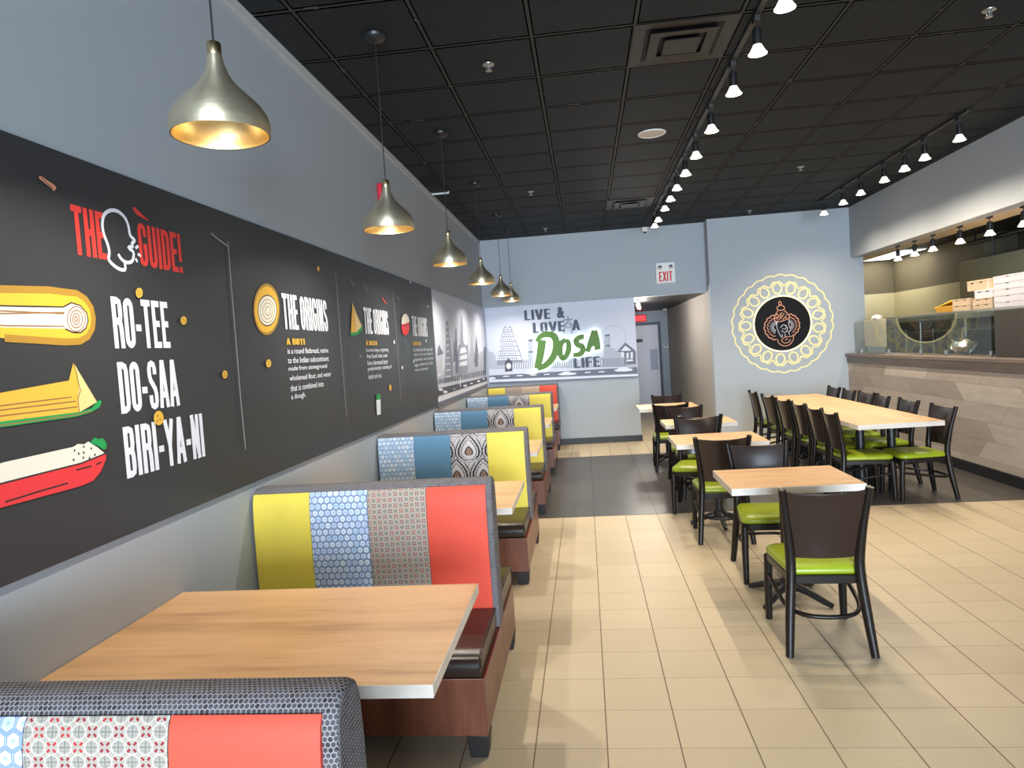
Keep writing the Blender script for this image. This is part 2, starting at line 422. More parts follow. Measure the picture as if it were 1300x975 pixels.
# condensed block capitals, 1.5 high, as strokes: (width, [(path, smooth)])
def rr_(x0, x1, y0, y1, r, n=5):
    P = []
    for cx, cy, a0 in ((x1 - r, y1 - r, 0), (x0 + r, y1 - r, 90), (x0 + r, y0 + r, 180), (x1 - r, y0 + r, 270)):
        P += [(cx + r * math.cos(math.radians(a0 + 90 * i / (n - 1))), cy + r * math.sin(math.radians(a0 + 90 * i / (n - 1)))) for i in range(n)]
    return P + [P[0]]
a_, b_ = 0.100, 0.400; V1 = ([(a_, 0), (a_, 1.5)], 0); V2 = ([(b_, 0), (b_, 1.5)], 0)
GLYPH = {'T': (0.5, [([(0, 1.400), (0.5, 1.400)], 0), ([(0.25, 0), (0.25, 1.5)], 0)]), 'H': (0.5, [V1, V2, ([(a_, 0.76), (b_, 0.76)], 0)]),
 'E': (0.44, [V1, ([(a_, 1.400), (0.44, 1.400)], 0), ([(a_, 0.77), (0.41, 0.77)], 0), ([(a_, 0.100), (0.44, 0.100)], 0)]), 'F': (0.44, [V1, ([(a_, 1.400), (0.44, 1.400)], 0), ([(a_, 0.77), (0.41, 0.77)], 0)]),
 'I': (0.2, [V1]), 'L': (0.42, [V1, ([(a_, 0.100), (0.42, 0.100)], 0)]), 'N': (0.5, [V1, V2, ([(0.075, 1.5), (0.425, 0)], 0)]),
 'A': (0.54, [([(0.08, 0), (0.25, 1.5)], 0), ([(0.46, 0), (0.29, 1.5)], 0), ([(0.12, 0.42), (0.42, 0.42)], 0), ([(0.19, 1.42), (0.35, 1.42)], 0)]),
 'V': (0.54, [([(0.08, 1.5), (0.25, 0)], 0), ([(0.46, 1.5), (0.29, 0)], 0), ([(0.19, 0.08), (0.35, 0.08)], 0)]),
 'Y': (0.54, [([(0.08, 1.5), (0.27, 0.68)], 0), ([(0.46, 1.5), (0.27, 0.68)], 0), ([(0.27, 0.78), (0.27, 0)], 0)]), 'X': (0.54, [([(0.08, 1.5), (0.46, 0)], 0), ([(0.46, 1.5), (0.08, 0)], 0)]),
 'O': (0.5, [(rr_(a_, b_, 0.100, 1.400, 0.165), 0)]),
 'D': (0.5, [V1, ([(a_, 1.400), (0.25, 1.400), (0.36, 1.36), (b_, 1.22), (b_, 0.75), (b_, 0.28), (0.36, 0.14), (0.25, 0.100), (a_, 0.100)], 0)]),
 'R': (0.5, [V1, ([(a_, 1.400), (0.27, 1.400), (0.38, 1.36), (b_, 1.22), (b_, 0.98), (0.38, 0.85), (0.27, 0.79), (a_, 0.79)], 0), ([(0.26, 0.82), (0.38, 0.7), (0.405, 0.5), (0.42, 0)], 0)]),
 'B': (0.5, [V1, ([(a_, 1.400), (0.27, 1.400), (0.38, 1.36), (0.395, 1.22), (0.395, 0.98), (0.37, 0.83), (0.27, 0.78), (a_, 0.78)], 0), ([(0.27, 0.78), (0.38, 0.70), (b_, 0.55), (b_, 0.28), (0.38, 0.14), (0.27, 0.100), (a_, 0.100)], 0)]),
 'S': (0.5, [([(b_, 1.08), (b_, 1.25), (0.36, 1.38), (0.25, 1.42), (0.14, 1.38), (a_, 1.25), (a_, 1.06), (0.14, 0.90), (0.25, 0.77), (0.36, 0.62), (b_, 0.46), (b_, 0.26), (0.36, 0.12), (0.25, 0.08), (0.14, 0.12), (a_, 0.26), (a_, 0.44)], 0)]),
 'G': (0.5, [([(b_, 1.05), (b_, 1.24), (0.36, 1.38), (0.25, 1.42), (0.14, 1.38), (a_, 1.24), (a_, 0.75), (a_, 0.26), (0.14, 0.12), (0.25, 0.08), (0.36, 0.12), (b_, 0.26), (b_, 0.75)], 0), ([(0.26, 0.70), (0.5, 0.70)], 0)]),
 'U': (0.5, [([(a_, 1.5), (a_, 0.75), (a_, 0.26), (0.14, 0.12), (0.25, 0.08), (0.36, 0.12), (b_, 0.26), (b_, 0.75), (b_, 1.5)], 0)]),
 '!': (0.2, [([(a_, 0.42), (a_, 1.5)], 0), ([(a_, 0), (a_, 0.22)], 0)]), '-': (0.28, [([(0, 0.62), (0.28, 0.62)], 0)])}
SPLIT = {'thin_spires', 'road_dashes', 'lace_hearts', 'road_cars', 'temple_windows'}
# flat artwork on a plane: 2-D plane coordinates (s, t); the reading direction is +s
class Art:
    def __init__(s, fn): s.fn = fn; s.n = 0
    def polys(s, polys, name, mat, parent, d=None):
        s.n += 1; d = d if d is not None else 0.0008 + 0.00012 * s.n
        if name in SPLIT:
            for P in polys: o = s._mesh([P], name, mat, parent, d)
            return o
        return s._mesh(polys, name, mat, parent, d)
    def _mesh(s, polys, name, mat, parent, d):
        v = []; f = []
        for P in polys:
            tri = tessellate_polygon([[Vector((a, b, 0)) for a, b in P]]) if len(P) > 4 else [(0, 1, 2), (0, 2, 3)][:len(P) - 2]
            b0 = len(v); v += [s.fn(a, b, d) for a, b in P]; d += 8e-6; f += [[b0 + i for i in t] for t in tri]
        me = bpy.data.meshes.new(name); me.from_pydata(v, [], f); me.update(); me.materials.append(mat)
        o = bpy.data.objects.new(name, me); COL.objects.link(o); o.parent = parent; return o
    def ribbon(s, paths, w, name, mat, parent, d=None):
        return s.polys([q for P in paths for q in ribbon_quads(P, w)] if name not in SPLIT else [outl for P in paths for outl in ribbon_quads(P, w, True)], name, mat, parent, d)
    def block(s, body, s0, t0, wid, hgt, name, mat, parent, d=None):
        x = 0.0; Q = []
        for ch in body:
            if ch == ' ': x += 0.24; continue
            w, strokes = GLYPH[ch]
            for P, sm in strokes:
                if sm: P = [(v[0], v[1]) for v in smoothpath([Vector((*p, 0)) for p in P], 4)]
                Q += [[(a + x, b) for a, b in q] for q in ribbon_quads(P, 0.2)]
            x += w + 0.075
        W = x - 0.075
        return s.polys([[(s0 + a / W * wid, t0 + b / 1.5 * hgt) for a, b in q] for q in Q], name, mat, parent, d)
    def text(s, body, s0, t0, wid, hgt, name, mat, parent, bold=0.0, d=None, shear=0.0, thick=0.0):
        s.n += 1; d = d if d is not None else 0.0008 + 0.00012 * s.n
        cu = bpy.data.curves.new(name, 'FONT'); cu.body = body; cu.offset = bold; cu.resolution_u = 3; cu.extrude = thick
        to = bpy.data.objects.new(name, cu); COL.objects.link(to)
        dg = bpy.context.evaluated_depsgraph_get(); me = bpy.data.meshes.new_from_object(to.evaluated_get(dg))
        bpy.data.objects.remove(to)
        xs = [v.co.x for v in me.vertices]; ys = [v.co.y for v in me.vertices]
        x0, x1, y0, y1 = min(xs), max(xs), min(ys), max(ys)
        if hgt is None: hgt = wid * (y1 - y0) / (x1 - x0)
        for v in me.vertices:
            a = s0 + (v.co.x - x0) / (x1 - x0) * wid; b = t0 + (v.co.y - y0) / (y1 - y0) * hgt
            v.co = s.fn(a + shear * (b - t0), b, d + (v.co.z if thick else 0.0))
        me.materials.clear(); me.materials.append(mat); me.name = name
        o = bpy.data.objects.new(name, me); COL.objects.link(o); o.parent = parent; return o
def ray(px, py): return CF + CR * ((px - 650) / FPX) - CU * ((py - 487.5) / FPX)
def on_left(px, py): d = ray(px, py); k = -CP.x / d.x; p = CP + d * k; return (p.y, p.z)       # (Y, Z) on the left wall
def on_y(Y):
    def f(px, py): d = ray(px, py); p = CP + d * ((Y - CP.y) / d.y); return (p.x, p.z)
    return f

# ------------------------------------------------------------------ structure
H = 3.444; YB = 11.357; XR = 5.74; YC = 11.09; XK = 3.63; YE = 16.8; XM = 2.475
struct('floor', MB().box(-0.2, 9.0, YF - 0.1, 17.2, -0.2, 0.0), M['tile'])
struct('trim_1', MB().box(0.0, 5.66, 6.484, 10.02, -0.02, 0.002), M['darktile'])
bpy.data.objects['trim_1'].name = 'floor_dark'
struct('ceiling', MB().box(-0.2, XR + 0.2, YF - 0.1, YB + 0.2, H, H + 0.2), M['ceiling'])
struct('wall_left', MB().box(-0.2, 0.0, YF - 0.1, YB + 0.2, 0, H), M['wall'])
struct('wall_back', MB().box(-0.1, XM, YB, YB + 0.12, 0, 2.335).box(-0.1, XK, YB, YB + 0.12, 2.335, H), M['wall'])
struct('wall_emblem', MB().box(XK, 5.92, YC, YC + 0.2, 0, H), M['wall'])
struct('wall_corridor_right', MB().box(XK, XK + 0.15, YC + 0.2, YE, 0, 2.6).box(XK, XK + 0.15, YC + 0.2, YB + 0.2, 2.6, H), M['taupe'])
struct('wall_corridor_left', MB().box(XM - 0.12, XM, YB + 0.12, YE, 0, 2.6), M['wall'])
struct('wall_corridor_end', MB().box(XM - 0.12, XK + 0.15, YE, YE + 0.15, 0, 2.6), M['wall'])
struct('ceiling_corridor', MB().box(XM - 0.12, XK, YB + 0.12, YE, 2.335, 2.5), M['black'])
struct('wall_right_upper', MB().box(XR, XR + 0.16, YF, YC, 2.68, H), M['wall'])
struct('wall_right_lower', MB().box(5.64, XR + 0.16, YF, YC, 0, 1.188), M['planks'])
struct('wall_right_front', MB().box(XR, XR + 0.16, YF, 3.5, 1.19, 2.68), M['wall'])
struct('baseboard_right', MB().box(5.622, 5.645, YF, YC, 0, 0.115), M['base'], 0.003)
struct('baseboard_back', MB().box(1.0, XM + 0.012, YB - 0.014, YB + 0.005, 0, 0.10), M['base'], 0.003)
struct('trim_2', MB().box(0.0, 0.022, YF, YB, H - 0.05, H), M['trim'])
struct('trim_3', MB().box(5.628, 5.645, YF, YC, 1.085, 1.19), M['ledge'])
# storefront behind the camera, with its three openings
fr = MB().box(-0.2, XR + 0.2, YF - 0.15, YF, 0, 0.18).box(-0.2, XR + 0.2, YF - 0.15, YF, 3.02, H)
for a, b in ((-0.2, -0.06), (1.56, 1.84), (3.46, 3.79), (5.41, XR + 0.2)): fr.box(a, b, YF - 0.15, YF, 0.18, 3.02)
struct('wall_front', fr, M['wall'])

# kitchen behind the counter
struct('wall_kitchen_end', MB().box(5.9, 7.3, 13.0, 13.15, 2.19, 2.95), M['olive'])
struct('wall_kitchen_end_lower', MB().box(5.9, 7.3, 13.0, 13.15, 0, 2.19), M['cream'])
struct('wall_kitchen_side', MB().box(7.16, 7.3, 10.2, 13.0, 2.19, 2.95), M['olive'])
struct('wall_kitchen_side_lower', MB().box(7.16, 7.3, 10.2, 13.0, 0, 2.19), M['cream'])
struct('wall_kitchen_rear', MB().box(7.6, 7.75, 3.4, 10.35, 0, 2.95).box(7.3, 7.6, 10.2, 10.35, 0, 2.95), M['olive'])
struct('wall_kitchen_near', MB().box(XR + 0.16, 7.6, 3.4, 3.5, 0, 2.95), M['olive'])
struct('wall_kitchen_left', MB().box(5.78, 5.92, YC + 0.2, 13.0, 0, 2.95), M['cream'])
struct('ceiling_kitchen', MB().box(5.9, 6.40, 3.4, 13.1, 2.725, 2.95), M['paper'])
struct('ceiling_kitchen_dark', MB().box(6.40, 7.8, 3.4, 13.1, 2.80, 2.95), M['black'])

# ------------------------------------------------------------------ booths
def make_bench(Y, pats, label, single=False):
    t = empty('booth_bench', (0.0, Y, 0.0), 0, label, 'booth bench', 'upholstered booth benches along the mural wall')
    y1 = 0.13 if single else 0.60
    MB().box(0.02, 1.165, -0.485, y1, 0.095, 0.33).build('base', M['cherry'], t, 0.003)
    for x in (0.10, 1.122):
        for y in ([-0.44] if single else [-0.44, 0.55]) + ([0.07] if single else []):
            a = 0.045; b = 0.036
            MB().rings([[(x + sx * b, y + sy * b, 0.002) for sx, sy in ((-1, -1), (1, -1), (1, 1), (-1, 1))], [(x + sx * a, y + sy * a, 0.096) for sx, sy in ((-1, -1), (1, -1), (1, 1), (-1, 1))]]).build('foot', M['black'], t, 0.003)
    def cushion(sg, off):
        prof = [(-0.005, 0.331), (-0.475, 0.331), (-0.498, 0.345), (-0.504, 0.375), (-0.496, 0.405), (-0.472, 0.424), (-0.42, 0.431), (-0.2, 0.436), (-0.005, 0.431)]
        prof = [(sg * y + off, z) for y, z in prof]
        c = MB().sweep_x(prof, 0.03, 1.154).build('seat_cushion', M['brownv'], t, 0.006)
        MB().tube([(1.1555, sg * -0.02 + off, 0.429), (1.1555, sg * -0.42 + off, 0.427), (1.1555, sg * -0.474 + off, 0.419), (1.1555, sg * -0.498 + off, 0.375)], 0.004, 6).build('piping', M['brownv'], c, 0, 60)
    cushion(1, 0.0)
    if not single: cushion(-1, 0.145)
    MB().box(1.1615, 1.1685, -0.48, 0.0, 0.329, 0.336).build('edge_strip', M['redpipe'], t, 0.002)
    core = [(0.008, 0.331), (0.0, 0.50), (-0.003, 0.70), (0.0, 0.90), (0.008, 0.985), (0.022, 1.015), (0.045, 1.03), (0.10, 1.03), (0.123, 1.015), (0.137, 0.985), (0.145, 0.90), (0.148, 0.70), (0.145, 0.50), (0.137, 0.331)]
    if single: core = [(min(y, 0.128), z) for y, z in core]
    MB().sweep_x(core, 0.012, 1.17).build('backrest', M['wrap'], t, 0.012, None, None, 3)
    W = (1.143 - 0.016) / 4
    for i, k in enumerate(pats):
        x0 = 0.016 + W * i; x1 = x0 + W
        prof = [(-0.002, 0.425), (-0.007, 0.50), (-0.014, 0.70), (-0.012, 0.88), (-0.006, 0.955), (0.002, 0.990), (0.012, 1.006), (0.02, 1.000), (0.02, 0.425)]
        p = MB().sweep_x(prof, x0 + 0.0012, x1 - 0.0012).build('fabric_panel', M[k], t, 0.0, 50)
        p['label'] = {'yellow': 'yellow vinyl panel', 'coral': 'coral red panel', 'bluehex': 'blue hexagon print panel', 'smallhex': 'pale blue hexagon print panel', 'motif': 'grey panel with small red crosses', 'motif2': 'tan panel with small motifs', 'denim': 'blue denim panel', 'damask': 'black and white damask panel'}[k]
    return t
A = ['yellow', 'bluehex', 'motif', 'coral']; B = ['smallhex', 'denim', 'damask', 'yellow']
faces = [1.12, 3.12, 5.13, 7.14, 9.18, 11.215]
blab = ['booth bench nearest the camera, cut off by the lower left corner of the photo',
        'booth bench facing the nearest booth table, with yellow, blue hexagon, grey and coral panels',
        'first booth bench with a damask panel, just behind the coral-ended bench',
        'middle one of the three booth benches with denim, damask and yellow panels',
        'farthest of the three booth benches with denim, damask and yellow panels',
        'last booth bench, with a red end panel, against the back wall']
for i, f in enumerate(faces):
    p = A if i < 2 else B if i < 5 else ['yellow', 'motif', 'motif2', 'coral']
    make_bench(f, p, blab[i], i == 5)

tlab = ['oak booth table nearest the camera, with its whole top in view', 'second booth table, its corner showing beside the coral panel', 'third booth table, its corner showing beside the first yellow end panel', 'fourth booth table, mostly hidden behind the yellow panels', 'farthest booth table, in front of the red-ended bench']
def make_booth_table(Y0, label):
    t = empty('booth_table', (0.6, Y0, 0), 0, label, 'table', 'oak tables between the booth benches')
    top = MB().box(-0.598, 0.583, 0.0, 0.78, 0.712, 0.75).build('table_top', M['oak'], t, 0.002)
    MB().box(-0.598, 0.585, -0.002, 0.782, 0.7125, 0.7485).build('edge_band', M['edge'], t, 0.001)
    MB().lathe([(0.04, 0.02), (0.04, 0.70)], 20, (-0.05, 0.39, 0)).build('pedestal_post', M['blackmetal'], t, 0, 40)
    MB().lathe([(0.21, 0.003), (0.21, 0.012), (0.06, 0.035), (0.045, 0.05)], 32, (-0.05, 0.39, 0)).build('pedestal_foot', M['blackmetal'], t, 0, 40)
    MB().box(-0.30, 0.2, 0.3, 0.48, 0.695, 0.713).build('mounting_plate', M['blackmetal'], t, 0.003)
    return t
for i in range(5): make_booth_table(faces[i] + 0.63, tlab[i])

# ------------------------------------------------------------------ pendants
def make_pendant(Y, Z, label):
    t = empty('pendant_lamp', (0.565, Y, Z), 0, label, 'pendant lamp', 'brass pendant lamps over the booths')
    out = [(0.1445, 0.0), (0.1475, 0.022), (0.1455, 0.042), (0.137, 0.066), (0.122, 0.088), (0.103, 0.108), (0.083, 0.127), (0.063, 0.147), (0.047, 0.167), (0.036, 0.187), (0.028, 0.21), (0.0235, 0.228), (0.0205, 0.244)]
    ins = [(r - 0.004, z + 0.001) for r, z in out[:9]] + [(0.01, 0.168)]
    MB().lathe(out, 48, cap=False).build('shade', M['brass'], t, 0, 60)
    sh = MB().lathe(ins, 48, cap=False).build('shade_lining', M['brassin'], t, 0, 60)
    MB().lathe([(0.1405, 0.001), (0.1445, 0.0)], 48, cap=False).build('shade_rim', M['collar'], t, 0, 60)
    MB().lathe([(0.0205, 0.243), (0.0212, 0.246), (0.0212, 0.278), (0.019, 0.281), (0.004, 0.281)], 24).build('collar', M['collar'], t, 0, 40)
    MB().lathe([(0.004, 0.12), (0.018, 0.118), (0.03, 0.095), (0.031, 0.075), (0.02, 0.055), (0.004, 0.05)], 20).build('bulb', M['bulb'], t, 0, 60)
    h = H - Z
    MB().lathe([(0.0032, 0.28), (0.0032, h - 0.03)], 8).build('cord', M['blackmetal'], t, 0, 60)
    MB().lathe([(0.008, h - 0.045), (0.05, h - 0.03), (0.062, h - 0.012), (0.062, h - 0.001)], 28).build('ceiling_canopy', M['blackmetal'], t, 0, 40)
    l = bpy.data.lights.new('pendant_light', 'SPOT'); l.energy = PEND_W; l.spot_size = math.radians(156); l.spot_blend = 0.8; l.color = (1.0, 0.93, 0.80); l.shadow_soft_size = 0.02
    lo = bpy.data.objects.new('pendant_light', l); COL.objects.link(lo); lo.parent = t; lo.location = (0, 0, 0.045)
    return t
plab = ['brass pendant lamp nearest the camera, large at the top left', 'second brass pendant lamp, in front of the red alarm on the wall', 'third brass pendant lamp, above the end of the dark mural', 'fourth brass pendant lamp, in front of the corner of the walls', 'fifth brass pendant lamp, partly covering the sixth', 'farthest brass pendant lamp, half hidden behind another shade']
for i, (y, z) in enumerate(((2.06, 2.335), (3.90, 2.35), (5.70, 2.36), (7.50, 2.36), (9.32, 2.36), (10.62, 2.37))): make_pendant(y, z, plab[i])

# ------------------------------------------------------------------ chairs
def outline(w0, w1, y0, y1, r, ins=0.0, z=0.0, n=5):      # rounded trapezoid, narrow at y0
    cs = [(-w0, y0), (w0, y0), (w1, y1), (-w1, y1)]; P = []
    for i, (cx, cy) in enumerate(cs):
        a = Vector(cs[i - 1]) - Vector((cx, cy)); b = Vector(cs[(i + 1) % 4]) - Vector((cx, cy)); a.normalize(); b.normalize()
        rr = r if i >= 2 else r * 0.5
        p0 = Vector((cx, cy)) + a * rr; p2 = Vector((cx, cy)) + b * rr
        for k in range(n):
            t = k / (n - 1); P.append((1 - t) ** 2 * p0 + 2 * t * (1 - t) * Vector((cx, cy)) + t * t * p2)
    c = Vector((0, (y0 + y1) / 2)); out = []
    for p in P:
        q = p - c; f = max(0.0, 1 - ins / max(q.length, 1e-6)); out.append((c.x + q.x * f, c.y + q.y * f, z))
    return out
def make_chair():
    t = empty('dining_chair', (0, 0, 0))
    for s in (-1, 1):
        path = smoothpath([(0.200 * s, -0.262, 0.001), (0.182 * s, -0.225, 0.2), (0.163 * s, -0.200, 0.42), (0.168 * s, -0.210, 0.55), (0.184 * s, -0.235, 0.70), (0.203 * s, -0.268, 0.848)], 3)
        n = len(path); rad = [0.0185 + 0.006 * math.sin(PI * min(1, i / (n * 0.75))) for i in range(n)]
        MB().tube(path, rad, 8, 0.35).build('leg', M['blackwood'], t, 0, 50)
        MB().tube([(0.200 * s, 0.228, 0.001), (0.198 * s, 0.222, 0.2), (0.192 * s, 0.212, 0.375)], [0.0175, 0.021, 0.0235], 8, 0.3).build('leg', M['blackwood'], t, 0, 50)
    rows = []; nz, nx = 8, 12
    def pan(k, side):
        q = k / nz; z = 0.488 + 0.347 * q; h = 0.150 + 0.040 * q ** 1.3; y = -0.200 - 0.063 * q ** 1.25
        out = []
        for i in range(nx + 1):
            u = -1 + 2 * i / nx; dip = 0.014 * (1 - u * u) if k == nz else 0.0
            out.append((u * h, y - 0.026 * (1 - u * u) + side * 0.008, z - dip))
        return out
    rings = [pan(k, 1) + pan(k, -1)[::-1] for k in range(nz + 1)]
    MB().rings(rings).build('backrest', M['espresso'], t, 0.003, 50)
    MB().rings([outline(0.170, 0.212, -0.205, 0.232, 0.07, 0.0, 0.350), outline(0.172, 0.215, -0.207, 0.235, 0.07, 0.0, 0.393)]).build('seat_frame', M['blackwood'], t, 0.004)
    lv = [(0.006, 0.393), (-0.003, 0.399), (-0.006, 0.411), (0.0, 0.426), (0.02, 0.438), (0.06, 0.446), (0.13, 0.449)]
    MB().rings([outline(0.168, 0.213, -0.19, 0.232, 0.075, i, z) for i, z in lv]).build('seat_cushion', M['green'], t, 0, 60)
    hp = [(-0.196, 0.215, 0.265), (-0.192, 0.05, 0.24), (-0.178, -0.12, 0.213), (-0.12, -0.225, 0.203), (0, -0.25, 0.198)]
    hp = smoothpath(hp + [(-x, y, z) for x, y, z in hp[-2::-1]], 3)
    MB().tube(hp, 0.011, 8, 0.5).build('stretcher', M['blackwood'], t, 0, 50)
    return t
proto = make_chair(); used = [False]
def place_chair(x, y, deg, label, group):     # deg: heading of the sitter, 0 = towards the back wall, counter-clockwise
    c = proto if not used[0] else copy_tree(proto); used[0] = True
    c.location = (x, y, 0.0); c.rotation_euler = (0, 0, math.radians(deg)); tag(c, label, 'chair', group)
G1 = 'chairs at the row of small square tables'; G2 = 'chairs along the long communal table'
place_chair(2.775, 3.74, -3, 'dark wooden chair nearest the camera, its back turned and lime green seat showing', G1)
place_chair(2.80, 4.77, 178, 'green-seated chair facing the camera from behind the nearest square table', G1)
place_chair(2.665, 5.70, -4, 'green-seated chair seen from behind at the near side of the second square table', G1)
place_chair(2.62, 6.63, 167, 'green-seated chair facing the camera from behind the second square table', G1)
place_chair(2.74, 7.28, 0, 'chair at the near side of the third square table, hidden behind another chair back', G1)
place_chair(2.73, 7.86, 180, 'chair facing the camera behind the third square table, half covered by a chair back', G1)
place_chair(2.64, 8.78, -3, 'green-seated chair seen from behind at the near side of the farthest square table', G1)
place_chair(2.75, 9.72, 180, 'farthest chair of the row, only its top showing beyond the farthest square table', G1)
left = [(4.16, 6.80), (4.17, 7.29), (4.175, 7.81), (4.16, 8.38), (4.15, 9.00), (4.14, 9.70)]
ln = ['nearest', 'second', 'third', 'fourth', 'fifth', 'farthest']
for (x, y), n, a in zip(left, ln, (-90, -86, -87, -85, -86, -91)):
    place_chair(x, y, a, f'{n} chair from the camera along the left side of the long table', G2)
right = [(4.66, 6.79), (4.665, 7.50), (4.66, 8.13), (4.68, 8.60), (4.66, 9.11), (4.68, 9.69)]
for (x, y), n, a in zip(right, ln, (92, 90, 84, 92, 88, 90)):
    place_chair(x, y, a, f'{n} chair from the camera along the plank-wall side of the long table', G2)

# ------------------------------------------------------------------ dining tables
def make_square_table(x0, x1, y0, y1, label, py=0.0, ar=0.27, rot=PI / 4):
    cx, cy = (x0 + x1) / 2, (y0 + y1) / 2; a, b = (x1 - x0) / 2, (y1 - y0) / 2
    t = empty('dining_table', (cx, cy, 0), 0, label, 'table', 'small square tables in the middle row')
    MB().box(-a, a, -b, b, 0.708, 0.75).build('table_top', M['oak2'], t, 0.002)
    MB().box(-a - 0.002, a + 0.002, -b - 0.002, b + 0.002, 0.7085, 0.7485).build('edge_band', M['edge'], t, 0.001)
    MB().lathe([(0.034, 0.05), (0.034, 0.69)], 20, (0, py, 0)).build('pedestal_post', M['blackmetal'], t, 0, 40)
    MB().box(-0.18, 0.18, -0.08 + py, 0.08 + py, 0.69, 0.709).build('mounting_plate', M['blackmetal'], t, 0.003)
    for k in range(4):
        an = rot + k * PI / 2; c, s = math.cos(an), math.sin(an)
        P = smoothpath([(0.02 * c, 0.02 * s + py, 0.085), (0.4 * ar * c, 0.4 * ar * s + py, 0.07), (0.78 * ar * c, 0.78 * ar * s + py, 0.035), (ar * c, ar * s + py, 0.016)], 3)
        MB().tube(P, [0.026 - 0.011 * i / (len(P) - 1) for i in range(len(P))], 8, 0.5).build('base_arm', M['blackmetal'], t, 0, 50)
    MB().lathe([(0.05, 0.05), (0.055, 0.09), (0.036, 0.13)], 20, (0, py, 0)).build('base_hub', M['blackmetal'], t, 0, 50)
make_square_table(2.420, 3.150, 3.995, 4.575, 'square oak-topped table nearest the camera, with a chair pulled up in front')
make_square_table(2.342, 3.082, 5.765, 6.37, 'second square oak-topped table, behind the nearest one', 0.0, 0.25, 0.0)
make_square_table(2.410, 3.120, 7.13, 7.66, 'third square oak-topped table, in the middle of the dark floor', 0.165, 0.15)
make_square_table(2.285, 3.040, 8.94, 9.62, 'farthest square oak-topped table, before the corridor opening')
t = empty('communal_table', (4.385, 8.12, 0), 0, 'long oak-topped communal table beside the plank wall, lined with chairs', 'table')
def quad_top(z0, z1, g):
    P = [(4.01 - 4.385 - g, 6.395 - 8.12 - g), (4.752 - 4.385 + g, 6.43 - 8.12 - g), (4.765 - 4.385 + g, 9.80 - 8.12 + g), (4.03 - 4.385 - g, 9.86 - 8.12 + g)]
    return MB().rings([[(x, y, z0) for x, y in P], [(x, y, z1) for x, y in P]])
quad_top(0.705, 0.75, 0).build('table_top', M['oak3'], t, 0.002)
quad_top(0.7055, 0.7485, 0.002).build('edge_band', M['edge'], t, 0.001)
for y in (-1.07, 1.28):
    for x in (-0.12, 0.17):
        lg = MB().lathe([(0.039, 0.01), (0.039, 0.70)], 20, (x, y, 0)).build('table_leg', M['blackmetal'], t, 0, 40)
        MB().lathe([(0.044, 0.002), (0.044, 0.01), (0.0395, 0.014)], 24, (x, y, 0)).build('foot_plate', M['blackmetal'], lg, 0, 40)
    MB().box(-0.26, 0.31, y - 0.06, y + 0.06, 0.69, 0.706).build('mounting_plate', M['blackmetal'], t, 0.003)

# ------------------------------------------------------------------ track lights
def spot(parent, loc, watts, cone=118, aim=(0, 0, -1), col=WARM):
    l = bpy.data.lights.new('lamp_beam', 'SPOT'); l.energy = watts; l.color = col; l.spot_size = math.radians(cone); l.spot_blend = 0.75; l.shadow_soft_size = 0.018
    o = bpy.data.objects.new('lamp_beam', l); COL.objects.link(o); o.parent = parent; o.location = loc
    o.rotation_euler = Vector(aim).to_track_quat('-Z', 'Y').to_euler(); return o
def make_head():
    t = empty('track_lamp', (0, 0, 0))
    MB().box(-0.018, 0.018, -0.035, 0.035, -0.052, -0.018).build('adapter', M['blackmetal'], t, 0.003)
    MB().lathe([(0.006, -0.085), (0.006, -0.05)], 10).build('stem', M['blackmetal'], t, 0, 50)
    MB().lathe([(0.006, -0.083), (0.024, -0.086), (0.026, -0.092), (0.026, -0.175), (0.022, -0.178)], 20).build('lamp_body', M['blackmetal'], t, 0, 40)
    MB().lathe([(0.022, -0.166), (0.026, -0.182), (0.045, -0.216), (0.052, -0.226)], 24, cap=False).build('bulb_cone', M['bulbcone'], t, 0, 60)
    MB().lathe([(0.001, -0.231), (0.034, -0.231), (0.052, -0.226)], 24).build('bulb_face', M['bulb'], t, 0, 60)
    return t
head = make_head(); hused = [False]
def place_head(x, y, z, label, group, watts, cone=118, aim=(0, 0, -1)):
    c = head if not hused[0] else copy_tree(head); hused[0] = True
    c.location = (x, y, z); tag(c, label, 'track light', group); HEADS.append((c, watts, cone, aim))
HEADS = []
def track(name, x, y0, y1, z, label):
    t = empty(name, (x, (y0 + y1) / 2, z), 0, label, 'light track'); h = (y1 - y0) / 2
    MB().box(-0.017, 0.017, -h, h, -0.02, -0.0005).build('rail', M['blackmetal'], t, 0.002)
    MB().box(-0.02, 0.02, -h - 0.03, -h, -0.024, -0.0005).build('end_cap', M['blackmetal'], t, 0.003); MB().box(-0.02, 0.02, h, h + 0.03, -0.024, -0.0005).build('end_cap', M['blackmetal'], t, 0.003)
track('light_track', 2.722, 2.6, 10.15, H, 'long black lighting track over the middle row of tables')
track('light_track', 5.06, 6.5, 10.25, H, 'shorter black lighting track on the right of the ceiling, by the kitchen bulkhead')
track('light_track', 5.955, 6.4, 10.15, 2.725, 'black lighting track inside the kitchen opening')
od = ['first', 'second', 'third', 'fourth', 'fifth', 'sixth', 'seventh', 'eighth', 'ninth', 'tenth', 'eleventh']
for i, y in enumerate((3.64, 4.18, 4.82, 5.63, 6.38, 7.02, 7.66, 8.22, 8.78, 9.55, 10.02)):
    place_head(2.722, y, H, f'{od[i]} lit track lamp from the camera on the long middle track', 'lamps on the middle track', SPOT_W)
for i, y in enumerate((6.64, 7.27, 7.70, 8.19, 8.85, 9.42, 10.14)):
    place_head(5.06, y, H, f'{od[i]} lit track lamp from the right edge on the track by the kitchen bulkhead', 'lamps on the right ceiling track', SPOT_W * 0.85, 150)
